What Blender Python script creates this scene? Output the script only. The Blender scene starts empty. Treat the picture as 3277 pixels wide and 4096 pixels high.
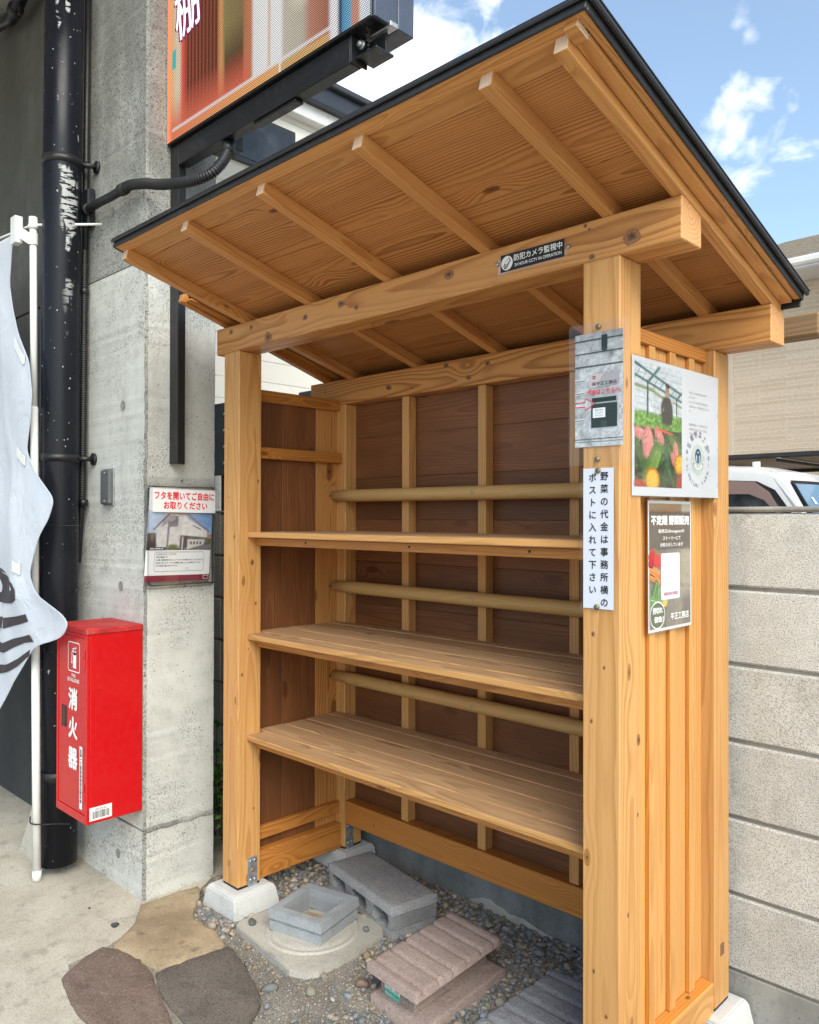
import bpy, bmesh, math, random
from mathutils import Vector, Matrix
random.seed(7)
SC = bpy.context.scene
COL = SC.collection
R = math.radians

# ------------------------------------------------------------------ camera
cam = bpy.data.cameras.new('camera')
cam_o = bpy.data.objects.new('camera', cam); COL.objects.link(cam_o)
cam.sensor_fit = 'VERTICAL'; cam.sensor_height = 36.0
cam.lens = 36.0*3210.4/4096
cam.clip_start = 0.02; cam.clip_end = 800
yaw, pitch, roll = R(-44.257), R(0.363), R(0.123)
fw = Vector((math.sin(yaw)*math.cos(pitch), math.cos(yaw)*math.cos(pitch), math.sin(pitch)))
rt = Vector((math.cos(yaw), -math.sin(yaw), 0)); up = rt.cross(fw)
r2 = rt*math.cos(roll)+up*math.sin(roll); u2 = -rt*math.sin(roll)+up*math.cos(roll)
cam_o.matrix_world = Matrix(((r2.x, u2.x, -fw.x, 2.7455), (r2.y, u2.y, -fw.y, -1.7635),
                             (r2.z, u2.z, -fw.z, 1.4404), (0, 0, 0, 1)))
SC.camera = cam_o

# ------------------------------------------------------------------ sky and sun
SUN_AZ, SUN_EL = R(118), R(44)          # azimuth clockwise from +y
world = bpy.data.worlds.new('World'); SC.world = world; world.use_nodes = True
nt = world.node_tree; nt.nodes.clear()
def N(t, ty, **kw):
    n = t.nodes.new(ty)
    for k, v in kw.items():
        if k.startswith('i_'):
            key = k[2:]
            n.inputs[int(key) if key.isdigit() else key].default_value = v
        else: setattr(n, k, v)
    return n
def L(t, a, b): t.links.new(a, b)
wo = N(nt, 'ShaderNodeOutputWorld')
sky = N(nt, 'ShaderNodeTexSky', sky_type='NISHITA', sun_disc=False, sun_elevation=SUN_EL, sun_rotation=SUN_AZ,
        altitude=20, air_density=1.0, dust_density=2.2, ozone_density=1.2)
bg = N(nt, 'ShaderNodeBackground', i_Strength=0.15); sk_t = N(nt, 'ShaderNodeVectorMath', operation='MULTIPLY'); sk_t.inputs[1].default_value = (0.95, 1.035, 1.0)   # camera white balance of the blue
L(nt, sky.outputs[0], sk_t.inputs[0]); L(nt, sk_t.outputs[0], bg.inputs[0])
cl = N(nt, 'ShaderNodeBackground', i_Color=(1, 1, 1, 1), i_Strength=1.0)
tc = N(nt, 'ShaderNodeTexCoord')
sep = N(nt, 'ShaderNodeSeparateXYZ'); L(nt, tc.outputs['Generated'], sep.inputs[0])
def M(t, op, a, b=None, c=None, clamp=False):
    n = t.nodes.new('ShaderNodeMath'); n.operation = op; n.use_clamp = clamp
    for i, v in enumerate((a, b, c)):
        if v is None: continue
        if isinstance(v, (int, float)): n.inputs[i].default_value = v
        else: t.links.new(v, n.inputs[i])
    return n.outputs[0]
def smooth(t, v, lo, hi, o0=0.0, o1=1.0):
    n = t.nodes.new('ShaderNodeMapRange'); n.interpolation_type = 'SMOOTHSTEP'
    t.links.new(v, n.inputs[0]); n.inputs[1].default_value = lo; n.inputs[2].default_value = hi
    n.inputs[3].default_value = o0; n.inputs[4].default_value = o1
    return n.outputs[0]
zz = M(nt, 'MAXIMUM', M(nt, 'ADD', sep.outputs[2], 0.12), 0.06)
cmb = N(nt, 'ShaderNodeCombineXYZ')
L(nt, M(nt, 'DIVIDE', sep.outputs[0], zz), cmb.inputs[0]); L(nt, M(nt, 'DIVIDE', sep.outputs[1], zz), cmb.inputs[1])
big = N(nt, 'ShaderNodeTexNoise', i_Scale=1.5, i_Detail=8.0, i_Roughness=0.6, i_Distortion=0.3)
off = N(nt, 'ShaderNodeVectorMath', operation='ADD'); off.inputs[1].default_value = (3.1, 7.7, 1.3)
L(nt, cmb.outputs[0], off.inputs[0]); L(nt, off.outputs[0], big.inputs['Vector'])
fine = N(nt, 'ShaderNodeTexNoise', i_Scale=16.0, i_Detail=7.0, i_Roughness=0.54, i_Distortion=0.35); L(nt, tc.outputs['Generated'], fine.inputs['Vector'])
tot = M(nt, 'MULTIPLY', smooth(nt, big.outputs[0], 0.56, 0.74), 0.85)
def blob(d, rad, amt):
    v = Vector(d).normalized()
    dn = N(nt, 'ShaderNodeVectorMath', operation='DISTANCE'); dn.inputs[1].default_value = v
    L(nt, tc.outputs['Generated'], dn.inputs[0])
    dd = M(nt, 'SUBTRACT', dn.outputs['Value'], M(nt, 'MULTIPLY', M(nt, 'SUBTRACT', fine.outputs[0], 0.5), rad*5.0))
    return M(nt, 'MULTIPLY', smooth(nt, dd, rad*1.7, rad*-0.2), amt)
for d_, r_, a_ in (((-.336, .846, .413), .031, .92), ((-.317, .846, .430), .020, .9), ((-.355, .833, .420), .015, .75), ((-.331, .856, .394), .020, .75),
                   ((-.325, .805, .496), .010, .4), ((-.318, .812, .484), .010, .35), ((-.622, .621, .477), .075, 1), ((-.665, .590, .460), .08, 1),
                   ((-.586, .642, .495), .045, .9)):
    tot = M(nt, 'MAXIMUM', tot, blob(d_, r_, a_))
tot = M(nt, 'MAXIMUM', tot, 0.05)      # thin milky veil
mx = N(nt, 'ShaderNodeMixShader'); L(nt, tot, mx.inputs[0]); L(nt, bg.outputs[0], mx.inputs[1]); L(nt, cl.outputs[0], mx.inputs[2])
L(nt, mx.outputs[0], wo.inputs[0])
sun = bpy.data.lights.new('sun', 'SUN'); sun.energy = 1.5; sun.angle = R(42); sun.color = (1.0, 0.95, 0.87)
sun_o = bpy.data.objects.new('sun', sun); COL.objects.link(sun_o)
sd = Vector((math.sin(SUN_AZ)*math.cos(SUN_EL), math.cos(SUN_AZ)*math.cos(SUN_EL), math.sin(SUN_EL)))
sun_o.rotation_euler = sd.to_track_quat('Z', 'Y').to_euler(); sun_o.location = (6, -3, 8)
SC.view_settings.view_transform = 'Standard'; SC.view_settings.look = 'None'
SC.view_settings.gamma = 1; SC.view_settings.use_curve_mapping = False
SC.view_settings.exposure = 0.92

# ------------------------------------------------------------------ materials
def newmat(name):
    m = bpy.data.materials.new(name); m.use_nodes = True
    t = m.node_tree; p = t.nodes['Principled BSDF']
    return m, t, p
def ramp(t, fac, stops):
    n = t.nodes.new('ShaderNodeValToRGB'); cr = n.color_ramp
    while len(cr.elements) < len(stops): cr.elements.new(0.5)
    for e, (p, c) in zip(cr.elements, stops): e.position = p; e.color = (*c, 1)
    t.links.new(fac, n.inputs[0]); return n.outputs[0]
def mixc(t, fac, a, b, mode='MIX'):
    n = t.nodes.new('ShaderNodeMix'); n.data_type = 'RGBA'; n.blend_type = mode
    for s_, v in ((0, fac), (6, a), (7, b)):
        if isinstance(v, (int, float)): n.inputs[s_].default_value = v
        elif isinstance(v, tuple): n.inputs[s_].default_value = (*v[:3], 1)
        else: t.links.new(v, n.inputs[s_])
    return n.outputs[2]
def noise(t, vec, scale, detail=4, rough=0.55, dist=0.0):
    n = N(t, 'ShaderNodeTexNoise', i_Scale=scale, i_Detail=float(detail), i_Roughness=rough, i_Distortion=dist)
    if vec is not None: t.links.new(vec, n.inputs['Vector'])
    return n.outputs[0]
def vmul(t, vec, s3):
    n = N(t, 'ShaderNodeVectorMath', operation='MULTIPLY'); n.inputs[1].default_value = s3
    t.links.new(vec, n.inputs[0]); return n.outputs[0]
def bump(t, p, h, strength=0.3, dist=0.002):
    b = N(t, 'ShaderNodeBump', i_Strength=strength, i_Distance=dist); t.links.new(h, b.inputs['Height'])
    t.links.new(b.outputs[0], p.inputs['Normal'])
def objvec(t, rnd=True):
    """world-sized coordinates, shifted per object so that alike pieces differ"""
    tc = N(t, 'ShaderNodeTexCoord'); v = tc.outputs['Object']
    if rnd:
        oi = N(t, 'ShaderNodeObjectInfo'); mm = M(t, 'MULTIPLY', oi.outputs['Random'], 37.0)
        a = N(t, 'ShaderNodeVectorMath', operation='ADD'); t.links.new(v, a.inputs[0]); t.links.new(mm, a.inputs[1]); v = a.outputs[0]
    return v
def tint(t, col, amt=0.12):
    oi = N(t, 'ShaderNodeObjectInfo')
    k = M(t, 'ADD', M(t, 'MULTIPLY', oi.outputs['Random'], amt*2), 1-amt)
    n = N(t, 'ShaderNodeVectorMath', operation='SCALE'); t.links.new(col, n.inputs[0]); t.links.new(k, n.inputs['Scale'])
    return n.outputs[0]

def wood_mat(name, light, dark, freq=110.0, contrast=1.0, rough=0.55, knots=0.16, amt=0.10, stain=None, wob=0.028, flow_=0.022, endc=None, edgec=None):
    m, t, p = newmat(name)
    at = N(t, 'ShaderNodeAttribute', attribute_name='gr'); g = at.outputs['Vector']
    oi = N(t, 'ShaderNodeObjectInfo')
    sx = N(t, 'ShaderNodeSeparateXYZ'); t.links.new(g, sx.inputs[0])
    n1 = noise(t, vmul(t, g, (1.6, 7, 7)), 1.0, 2, 0.4)
    n2 = noise(t, vmul(t, g, (5, 30, 30)), 1.0, 2, 0.5)
    vo = N(t, 'ShaderNodeTexVoronoi', feature='F1', i_Scale=1.0, i_Randomness=1.0)
    t.links.new(vmul(t, g, (3.0, 7.5, 7.5)), vo.inputs['Vector'])
    d = vo.outputs['Distance']
    r = M(t, 'SQRT', M(t, 'ADD', M(t, 'MULTIPLY', sx.outputs[1], sx.outputs[1]), M(t, 'MULTIPLY', sx.outputs[2], sx.outputs[2])))
    r = M(t, 'ADD', r, M(t, 'MULTIPLY', M(t, 'SUBTRACT', n1, 0.5), wob*2))
    r = M(t, 'ADD', r, M(t, 'MULTIPLY', M(t, 'SUBTRACT', n2, 0.5), 0.004))
    flow = smooth(t, d, 0.36, 0.04)
    r = M(t, 'ADD', r, M(t, 'MULTIPLY', flow, flow_))
    ph = M(t, 'FRACT', M(t, 'MULTIPLY', r, freq))
    late = M(t, 'MULTIPLY', smooth(t, ph, 0.30, 0.86), smooth(t, ph, 1.0, 0.93))
    # rings are not all equally strong
    n3 = noise(t, vmul(t, g, (0.7, 22, 22)), 1.0, 2)
    late = M(t, 'MULTIPLY', late, smooth(t, n3, 0.28, 0.66, 0.35, 1.0))
    fib = noise(t, vmul(t, g, (7, 260, 260)), 1.0, 3, 0.6)
    blot = noise(t, vmul(t, g, (1.2, 6, 6)), 1.0, 3, 0.5)
    col = mixc(t, M(t, 'MULTIPLY', late, contrast), light, dark)
    col = mixc(t, M(t, 'MULTIPLY', smooth(t, fib, 0.42, 0.75), 0.22), col, tuple(c*0.62 for c in dark))
    col = mixc(t, smooth(t, blot, 0.35, 0.75, 0.0, 0.35), col, tuple((a*0.45+b*0.55) for a, b in zip(light, dark)))
    kn = smooth(t, d, knots*0.62, knots*0.40)
    kc = mixc(t, smooth(t, M(t, 'FRACT', M(t, 'MULTIPLY', d, 40.0)), .2, .8), tuple(c*0.55 for c in dark), tuple(c*0.95 for c in dark))
    kc = mixc(t, smooth(t, d, knots*0.18, knots*0.06), kc, (0.02, 0.012, 0.008))
    col = mixc(t, kn, col, kc)
    if stain:
        st = noise(t, vmul(t, g, (2.0, 9, 9)), 1.3, 5, 0.65)
        col = mixc(t, smooth(t, st, 0.34, 0.66, 0.25, 0.95), col, stain)
    fa_ = N(t, 'ShaderNodeAttribute', attribute_name='fl'); fs = N(t, 'ShaderNodeSeparateXYZ'); t.links.new(fa_.outputs['Vector'], fs.inputs[0])
    if edgec: col = mixc(t, M(t, 'MULTIPLY', fs.outputs[1], 0.8), col, mixc(t, M(t, 'MULTIPLY', late, .6), edgec, tuple(c*.6 for c in edgec)))
    ec_ = endc or tuple(min(1, c*1.12+.05) for c in light)
    col = mixc(t, M(t, 'MULTIPLY', fs.outputs[0], 0.92), col, mixc(t, M(t, 'MULTIPLY', late, .55), ec_, tuple(c*.55 for c in ec_)))
    k = M(t, 'ADD', M(t, 'MULTIPLY', oi.outputs['Random'], amt*2), 1-amt)
    sc = N(t, 'ShaderNodeVectorMath', operation='SCALE'); t.links.new(col, sc.inputs[0]); t.links.new(k, sc.inputs['Scale'])
    t.links.new(sc.outputs[0], p.inputs['Base Color'])
    p.inputs['Roughness'].default_value = rough
    p.inputs['Specular IOR Level'].default_value = 0.35
    bump(t, p, M(t, 'ADD', M(t, 'MULTIPLY', late, 0.6), M(t, 'MULTIPLY', fib, 0.5)), 0.25, 0.0012)
    return m
W_POST = wood_mat('cedar_post', (0.63, 0.338, 0.122), (0.46, 0.207, 0.060), 100, 0.85, 0.45, 0.13, 0.09, wob=.016, flow_=.010)
W_BEAM = wood_mat('cedar_beam', (0.59, 0.288, 0.092), (0.32, 0.118, 0.030), 85, 0.95, 0.45, 0.24, 0.06, flow_=.03)
W_RAFT = wood_mat('cedar_rafter', (0.60, 0.292, 0.097), (0.40, 0.155, 0.043), 115, 0.8, 0.48, 0.08, 0.11, endc=(.74, .55, .40))
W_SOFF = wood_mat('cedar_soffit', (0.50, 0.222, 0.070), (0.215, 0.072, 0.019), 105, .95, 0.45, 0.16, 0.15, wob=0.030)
W_SHELF = wood_mat('cedar_shelf', (0.56, 0.345, 0.178), (0.31, 0.165, 0.076), 80, 0.85, 0.65, 0.17, 0.13, wob=0.04, edgec=(.62, .31, .09))
W_RAIL = wood_mat('cedar_rail', (0.52, 0.212, 0.047), (0.33, 0.11, 0.022), 115, 0.8, 0.42, 0.13, 0.12, endc=(.45, .20, .06))
W_PANEL = wood_mat('cedar_panel', (0.66, 0.348, 0.116), (0.48, 0.212, 0.058), 95, 0.7, 0.45, 0.13, 0.12, wob=.02, flow_=.012, edgec=(.62, .24, .04))
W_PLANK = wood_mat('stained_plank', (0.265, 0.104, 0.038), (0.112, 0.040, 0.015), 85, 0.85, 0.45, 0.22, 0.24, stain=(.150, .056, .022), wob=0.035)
W_POLE = wood_mat('round_pole_wood', (0.60, 0.375, 0.15), (0.44, 0.25, 0.085), 140, 0.5, 0.45, 0.07, 0.04)
W_OLD = wood_mat('weathered_log', (0.30, 0.19, 0.10), (0.13, 0.075, 0.035), 60, 0.9, 0.8, 0.16, 0.1)

PLAIN = {}
def plain(col, rough=0.6, metal=0.0, spec=0.4, name=None):
    key = (tuple(round(c, 4) for c in col), rough, metal, spec)
    if key not in PLAIN:
        m, t, p = newmat(name or 'plain')
        p.inputs['Base Color'].default_value = (*col, 1); p.inputs['Roughness'].default_value = rough
        p.inputs['Metallic'].default_value = metal; p.inputs['Specular IOR Level'].default_value = spec
        PLAIN[key] = m
    return PLAIN[key]
def painted(name, col, rough=0.4, var=0.25, scale=8.0, dirt=(0.1, 0.08, 0.06), dirt_amt=0.3, metal=0.0, bmp=0.05, coat=0.0):
    m, t, p = newmat(name); v = objvec(t)
    a = noise(t, v, scale, 5, 0.6); b = noise(t, v, scale*9, 4, 0.6)
    c = mixc(t, smooth(t, a, 0.35, 0.7), tuple(x*(1-var) for x in col), tuple(min(1, x*(1+var)) for x in col))
    c = mixc(t, M(t, 'MULTIPLY', smooth(t, M(t, 'MULTIPLY', a, b), 0.30, 0.42), dirt_amt), c, dirt)
    t.links.new(c, p.inputs['Base Color'])
    t.links.new(smooth(t, b, 0.3, 0.7, rough*0.85, min(1, rough*1.2)), p.inputs['Roughness'])
    p.inputs['Metallic'].default_value = metal; p.inputs['Coat Weight'].default_value = coat
    bump(t, p, b, bmp, 0.002); return m
BLACK_METAL = painted('black_metal', (0.010, 0.010, 0.012), 0.42, 0.2, 6, (0.06, 0.055, 0.05), 0.3)
ROOF_METAL = painted('roof_metal', (0.020, 0.019, 0.021), 0.42, 0.2, 5, (0.08, 0.07, 0.06), 0.25)
BLUE_METAL = painted('blue_grey_metal', (0.06, 0.075, 0.11), 0.42, 0.15, 6, (0.03, 0.03, 0.03), 0.3)
ALU = painted('aluminium', (0.45, 0.46, 0.47), 0.4, 0.12, 20, (0.15, 0.14, 0.13), 0.3, 0.6)
ZINC = painted('galvanised_steel', (0.42, 0.45, 0.48), 0.42, 0.25, 45, (0.2, 0.2, 0.2), 0.3, 0.7)
RED_PAINT = painted('red_paint', (0.54, 0.004, 0.007), 0.34, 0.02, 4, (0.24, 0.02, 0.015), 0.12, 0, 0.015, 0.2)
RED_DUSTY = painted('dusty_red_paint', (0.44, 0.022, 0.022), 0.6, 0.25, 9, (0.22, 0.13, 0.09), 0.85, 0, 0.05, 0.0)
WHITE_PLASTIC = painted('white_plastic', (0.74, 0.74, 0.71), 0.35, 0.05, 12, (0.45, 0.43, 0.38), 0.35)
BLACK_RUBBER = painted('black_rubber', (0.010, 0.010, 0.011), 0.5, 0.2, 12, (0.05, 0.05, 0.045), 0.3)
def pipe_mat():
    m, t, p = newmat('black_pipe_paint'); v = objvec(t, False)
    a = noise(t, v, 9, 5, 0.6)
    # worn patches: short horizontal scuffs, scattered
    sc = noise(t, vmul(t, v, (14, 14, 60)), 1.0, 4, 0.6); pt = noise(t, vmul(t, v, (9, 9, 3.2)), 1.0, 3, 0.6)
    worn = M(t, 'MULTIPLY', smooth(t, sc, 0.47, 0.50), smooth(t, pt, 0.545, 0.57))
    px_ = N(t, 'ShaderNodeSeparateXYZ'); t.links.new(v, px_.inputs[0]); band = smooth(t, px_.outputs[0], .060, .070)
    worn = M(t, 'MULTIPLY', worn, band); dots = noise(t, v, 55, 2, 0.5); worn = M(t, 'MAXIMUM', worn, smooth(t, dots, 0.715, 0.735))
    c = mixc(t, a, (0.006, 0.0065, 0.010), (0.012, 0.013, 0.019))
    c = mixc(t, worn, c, (0.42, 0.42, 0.42))
    t.links.new(c, p.inputs['Base Color']); t.links.new(smooth(t, a, .3, .7, .26, .4), p.inputs['Roughness'])
    p.inputs['Specular IOR Level'].default_value = .22; bump(t, p, a, 0.05); return m
PIPE = pipe_mat()
def concrete_mat(name, c0, c1, spot=(0.09, 0.09, 0.085), pits=0.7, streak=0.35, rough=0.85, grime=0.0, bstr=0.35, mott=1.0, rg_=(.42, .66)):
    m, t, p = newmat(name); v = objvec(t, False)
    a = noise(t, v, 1.7, 6, 0.62, 0.3); b = noise(t, v, 14, 6, 0.65); f = noise(t, v, 120, 3, 0.6)
    st = noise(t, vmul(t, v, (7, 7, 0.8)), 1.0, 4, 0.6)
    c = mixc(t, smooth(t, a, 0.32, 0.68), c0, c1)
    c = mixc(t, M(t, 'MULTIPLY', smooth(t, b, 0.48, 0.72), 0.40*mott), c, tuple(x*0.62 for x in c0))
    c = mixc(t, M(t, 'MULTIPLY', smooth(t, st, 0.52, 0.74), streak), c, tuple(x*0.55 for x in c0))
    sp = noise(t, v, 130, 4, 0.7)
    reg = noise(t, v, 2.6, 5, 0.65)
    c = mixc(t, M(t, 'MULTIPLY', M(t, 'MULTIPLY', smooth(t, sp, 0.50, 0.60), smooth(t, reg, *rg_)), pits), c, spot)
    vo = N(t, 'ShaderNodeTexVoronoi', feature='F1', i_Scale=42.0); t.links.new(v, vo.inputs['Vector'])
    pit = smooth(t, vo.outputs['Distance'], 0.16, 0.08)
    pit = M(t, 'MULTIPLY', pit, smooth(t, noise(t, v, 9, 2), 0.42, 0.55))
    c = mixc(t, M(t, 'MULTIPLY', pit, pits), c, spot)
    c = mixc(t, M(t, 'MULTIPLY', smooth(t, f, 0.35, 0.7), 0.18), c, tuple(min(1, x*1.25) for x in c1))
    if grime:
        g1 = noise(t, vmul(t, v, (3, 3, 1.1)), 1.0, 6, 0.65)
        c = mixc(t, M(t, 'MULTIPLY', smooth(t, g1, 0.40, 0.62), grime), c, (0.075, 0.073, 0.066))
    t.links.new(c, p.inputs['Base Color']); p.inputs['Roughness'].default_value = rough; p.inputs['Specular IOR Level'].default_value = 0.25
    h = M(t, 'SUBTRACT', M(t, 'ADD', M(t, 'MULTIPLY', b, 0.6), M(t, 'MULTIPLY', f, 0.35)), M(t, 'MULTIPLY', pit, 0.8))
    bump(t, p, h, bstr, 0.004); return m
CONC = concrete_mat('pillar_concrete', (0.47, 0.475, 0.445), (0.60, 0.60, 0.56), pits=0.85, streak=.25)
CONC_EDGE = concrete_mat('broken_edge_concrete', (0.30, 0.30, 0.275), (0.42, 0.42, 0.39), pits=1.0, grime=0.4, rg_=(.2, .4), bstr=1.0)
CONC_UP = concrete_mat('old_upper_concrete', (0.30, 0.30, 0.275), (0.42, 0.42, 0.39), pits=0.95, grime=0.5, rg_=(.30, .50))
CONC_SHADED = concrete_mat('shaded_grimy_concrete', (0.105, 0.103, 0.093), (0.155, 0.152, 0.138), pits=0.6, grime=0.6)  # lintel concrete: overhang shade painted into the base colour, with grime over it
FOOT = concrete_mat('footing_concrete', (0.50, 0.51, 0.50), (0.60, 0.605, 0.59), spot=(0.25, 0.25, 0.24), pits=0.35, streak=0.15)
FOUND = concrete_mat('foundation_concrete', (0.20, 0.205, 0.20), (0.32, 0.32, 0.30), pits=0.6, streak=0.5, grime=0.4)
PAD = concrete_mat('pad_concrete', (0.36, 0.345, 0.30), (0.47, 0.45, 0.39), spot=(0.16, 0.15, 0.13), pits=0.4, streak=0.0, bstr=0.6)
SQ = concrete_mat('cast_grey_concrete', (0.25, 0.27, 0.285), (0.34, 0.36, 0.375), pits=0.3, streak=0.1, bstr=0.15)
DARKWALL = concrete_mat('dark_wall', (0.045, 0.045, 0.046), (0.065, 0.065, 0.064), spot=(0.03, 0.03, 0.03), pits=0.2, streak=0.2)
def porous(name, c0, c1, spot, flecks=(0.6, 0.57, 0.54), s=1.0, dark=0.7, fl=0.5, bs=0.9, patch=0.4, vari=.06, stain=0):
    m, t, p = newmat(name); v = objvec(t)
    a = noise(t, v, 3*s, 5, 0.6); b = noise(t, v, 95*s, 3, 0.65); c_ = noise(t, v, 210*s, 2, 0.5)
    c = mixc(t, smooth(t, a, 0.3, 0.7), c0, c1)
    c = mixc(t, M(t, 'MULTIPLY', smooth(t, b, 0.50, 0.60), dark), c, spot)
    c = mixc(t, M(t, 'MULTIPLY', smooth(t, c_, 0.64, 0.72), fl), c, flecks)
    pz = noise(t, v, 9*s, 5, 0.65); c = mixc(t, M(t, 'MULTIPLY', smooth(t, pz, 0.52, 0.70), patch), c, tuple(x*.7 for x in c0))
    if stain:      # dark weathering that runs down and gathers in blotches
        w1 = noise(t, vmul(t, v, (5, 5, 1.3)), 1.0, 6, .65); w2 = noise(t, v, 38*s/2, 4, .7)
        c = mixc(t, M(t, 'MULTIPLY', M(t, 'MULTIPLY', smooth(t, w1, .48, .72), smooth(t, w2, .38, .62)), stain), c, (.20, .19, .16))
    c = tint(t, c, vari)
    t.links.new(c, p.inputs['Base Color']); p.inputs['Roughness'].default_value = 0.9; p.inputs['Specular IOR Level'].default_value = 0.2
    bump(t, p, M(t, 'SUBTRACT', M(t, 'MULTIPLY', c_, .4), b), bs, 0.005); return m
APRON = porous('apron_concrete', (0.44, 0.40, 0.325), (0.56, 0.52, 0.435), (0.24, 0.215, 0.17), (.72, .68, .60), 1.7, 0.42, 0.45, .7, .75)
WALLBLOCK = porous('split_face_block', (0.58, 0.57, 0.525), (0.69, 0.68, 0.64), (0.21, 0.20, 0.18), (.80, .79, .76), s=2.5, dark=0.62, fl=0.4, bs=.8, patch=.35, vari=.12, stain=.55)
GREYBLOCK = porous('grey_hollow_block', (0.27, 0.275, 0.28), (0.36, 0.365, 0.365), (0.13, 0.13, 0.13), (0.5, 0.5, 0.5), 2.2, 0.55, 0.35, .8)
PINKBLOCK = porous('pinkish_block', (0.33, 0.255, 0.225), (0.41, 0.325, 0.29), (0.17, 0.12, 0.105), (0.62, 0.58, 0.55), 2.1, 0.6, 0.5)
DARKBLOCK = porous('dark_grey_ridged_block', (0.215, 0.22, 0.24), (0.29, 0.295, 0.31), (0.10, 0.10, 0.11), (0.5, 0.5, 0.52), 2.1, 0.55, 0.4)
FLAG_TAN = porous('tan_stone', (0.27, 0.205, 0.130), (0.42, 0.335, 0.215), (0.21, 0.15, 0.09), (0.66, 0.58, 0.44), 1.6, 0.45, 0.5, .7, .9)
FLAG_BROWN = porous('brown_stone', (0.155, 0.108, 0.085), (0.215, 0.16, 0.13), (0.085, 0.062, 0.05), (0.58, 0.53, 0.49), 1.3, 0.5, 0.75, .6, .6)
FLAG_DARK = porous('dark_stone', (0.115, 0.098, 0.082), (0.165, 0.142, 0.12), (0.06, 0.05, 0.043), (0.40, 0.37, 0.33), 1.4, 0.55, 0.5, .6, .5)
MORTAR = concrete_mat('mortar', (0.22, 0.22, 0.21), (0.30, 0.30, 0.28), pits=0.2, streak=0.1)
SOIL = porous('gritty_soil', (0.235, 0.21, 0.17), (0.335, 0.305, 0.255), (0.12, 0.105, 0.09), (0.6, 0.57, 0.52), 1.3, 0.6, 0.7, 1.0, .6)
def pebble_mat():
    m, t, p = newmat('pebbles')
    at = N(t, 'ShaderNodeAttribute', attribute_name='col'); v = objvec(t, False)
    b = noise(t, v, 160, 3, 0.6)
    c = mixc(t, M(t, 'MULTIPLY', smooth(t, b, .35, .7), .45), at.outputs['Color'], (0.07, 0.065, 0.06))
    t.links.new(c, p.inputs['Base Color']); p.inputs['Roughness'].default_value = 0.75; p.inputs['Specular IOR Level'].default_value = 0.3
    bump(t, p, b, .3, .002); return m
PEB = pebble_mat()
def film_mat(name, fac, rough=0.08, tintc=(1, 1, 1)):
    m = bpy.data.materials.new(name); m.use_nodes = True; t = m.node_tree; t.nodes.clear()
    o = N(t, 'ShaderNodeOutputMaterial'); tr = N(t, 'ShaderNodeBsdfTransparent', i_Color=(*tintc, 1)); gl = N(t, 'ShaderNodeBsdfGlossy', i_Roughness=rough, i_Color=(.9, .9, .9, 1))
    lw = N(t, 'ShaderNodeLayerWeight', i_Blend=0.35)
    x = N(t, 'ShaderNodeMixShader'); t.links.new(M(t, 'ADD', M(t, 'MULTIPLY', lw.outputs['Fresnel'], 0.16), fac, clamp=True), x.inputs[0])
    t.links.new(tr.outputs[0], x.inputs[1]); t.links.new(gl.outputs[0], x.inputs[2]); t.links.new(x.outputs[0], o.inputs[0]); return m
FILM = film_mat('laminate_film', 0.02)
CLEAR = film_mat('clear_plastic', 0.035, 0.1, (0.985, 0.988, 0.988))
SMOKE, _t, _p = newmat('smoked_visor'); _p.inputs['Base Color'].default_value = (.30, .21, .19, 1); _p.inputs['Alpha'].default_value = .62; _p.inputs['Roughness'].default_value = .15
GLASS = painted('dark_glass', (0.05, 0.055, 0.06), 0.05, 0.5, 5, dirt_amt=0.0, bmp=0.0)
WGLASS = painted('windscreen_glass', (0.16, 0.28, 0.42), 0.05, 0.1, 2, dirt_amt=0.0, bmp=0.0)
CARWHITE = painted('car_white', (0.78, 0.79, 0.80), 0.25, 0.03, 3, dirt_amt=0.0, bmp=0.0, coat=0.5)
def siding_mat():
    m, t, p = newmat('brick_pattern_siding'); v = objvec(t, False)
    cx = N(t, 'ShaderNodeSeparateXYZ'); t.links.new(v, cx.inputs[0])
    cc = N(t, 'ShaderNodeCombineXYZ'); t.links.new(cx.outputs[0], cc.inputs[0]); t.links.new(cx.outputs[2], cc.inputs[1])
    br = N(t, 'ShaderNodeTexBrick', i_Scale=1.0); br.inputs['Brick Width'].default_value = 0.55; br.inputs['Row Height'].default_value = 0.047
    br.inputs['Mortar Size'].default_value = 0.005; br.inputs['Color1'].default_value = (0.50, 0.41, 0.315, 1); br.inputs['Color2'].default_value = (0.60, 0.505, 0.40, 1)
    br.inputs['Mortar'].default_value = (0.62, 0.55, 0.46, 1); br.inputs['Bias'].default_value = 0.1
    t.links.new(cc.outputs[0], br.inputs['Vector'])
    n = noise(t, vmul(t, v, (30, 30, 70)), 1.0, 3, .6)
    c = mixc(t, M(t, 'MULTIPLY', smooth(t, n, .45, .7), .45), br.outputs['Color'], (0.36, 0.28, 0.205))
    t.links.new(c, p.inputs['Base Color']); p.inputs['Roughness'].default_value = .85
    bump(t, p, M(t, 'ADD', br.outputs['Fac'], n), .5, .01); return m
SIDING = siding_mat()
CREAM = painted('cream_siding', (0.72, 0.69, 0.62), 0.6, 0.03, 3, (0.5, 0.46, 0.4), 0.25)
ROOFTILE = painted('brown_roof_tile', (0.30, 0.255, 0.20), 0.75, 0.2, 20, (0.12, 0.11, 0.09), 0.4)
BROWN_POLY = painted('brown_roof_sheet', (0.16, 0.11, 0.095), 0.3, 0.1, 4, dirt_amt=0.1)
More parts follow.
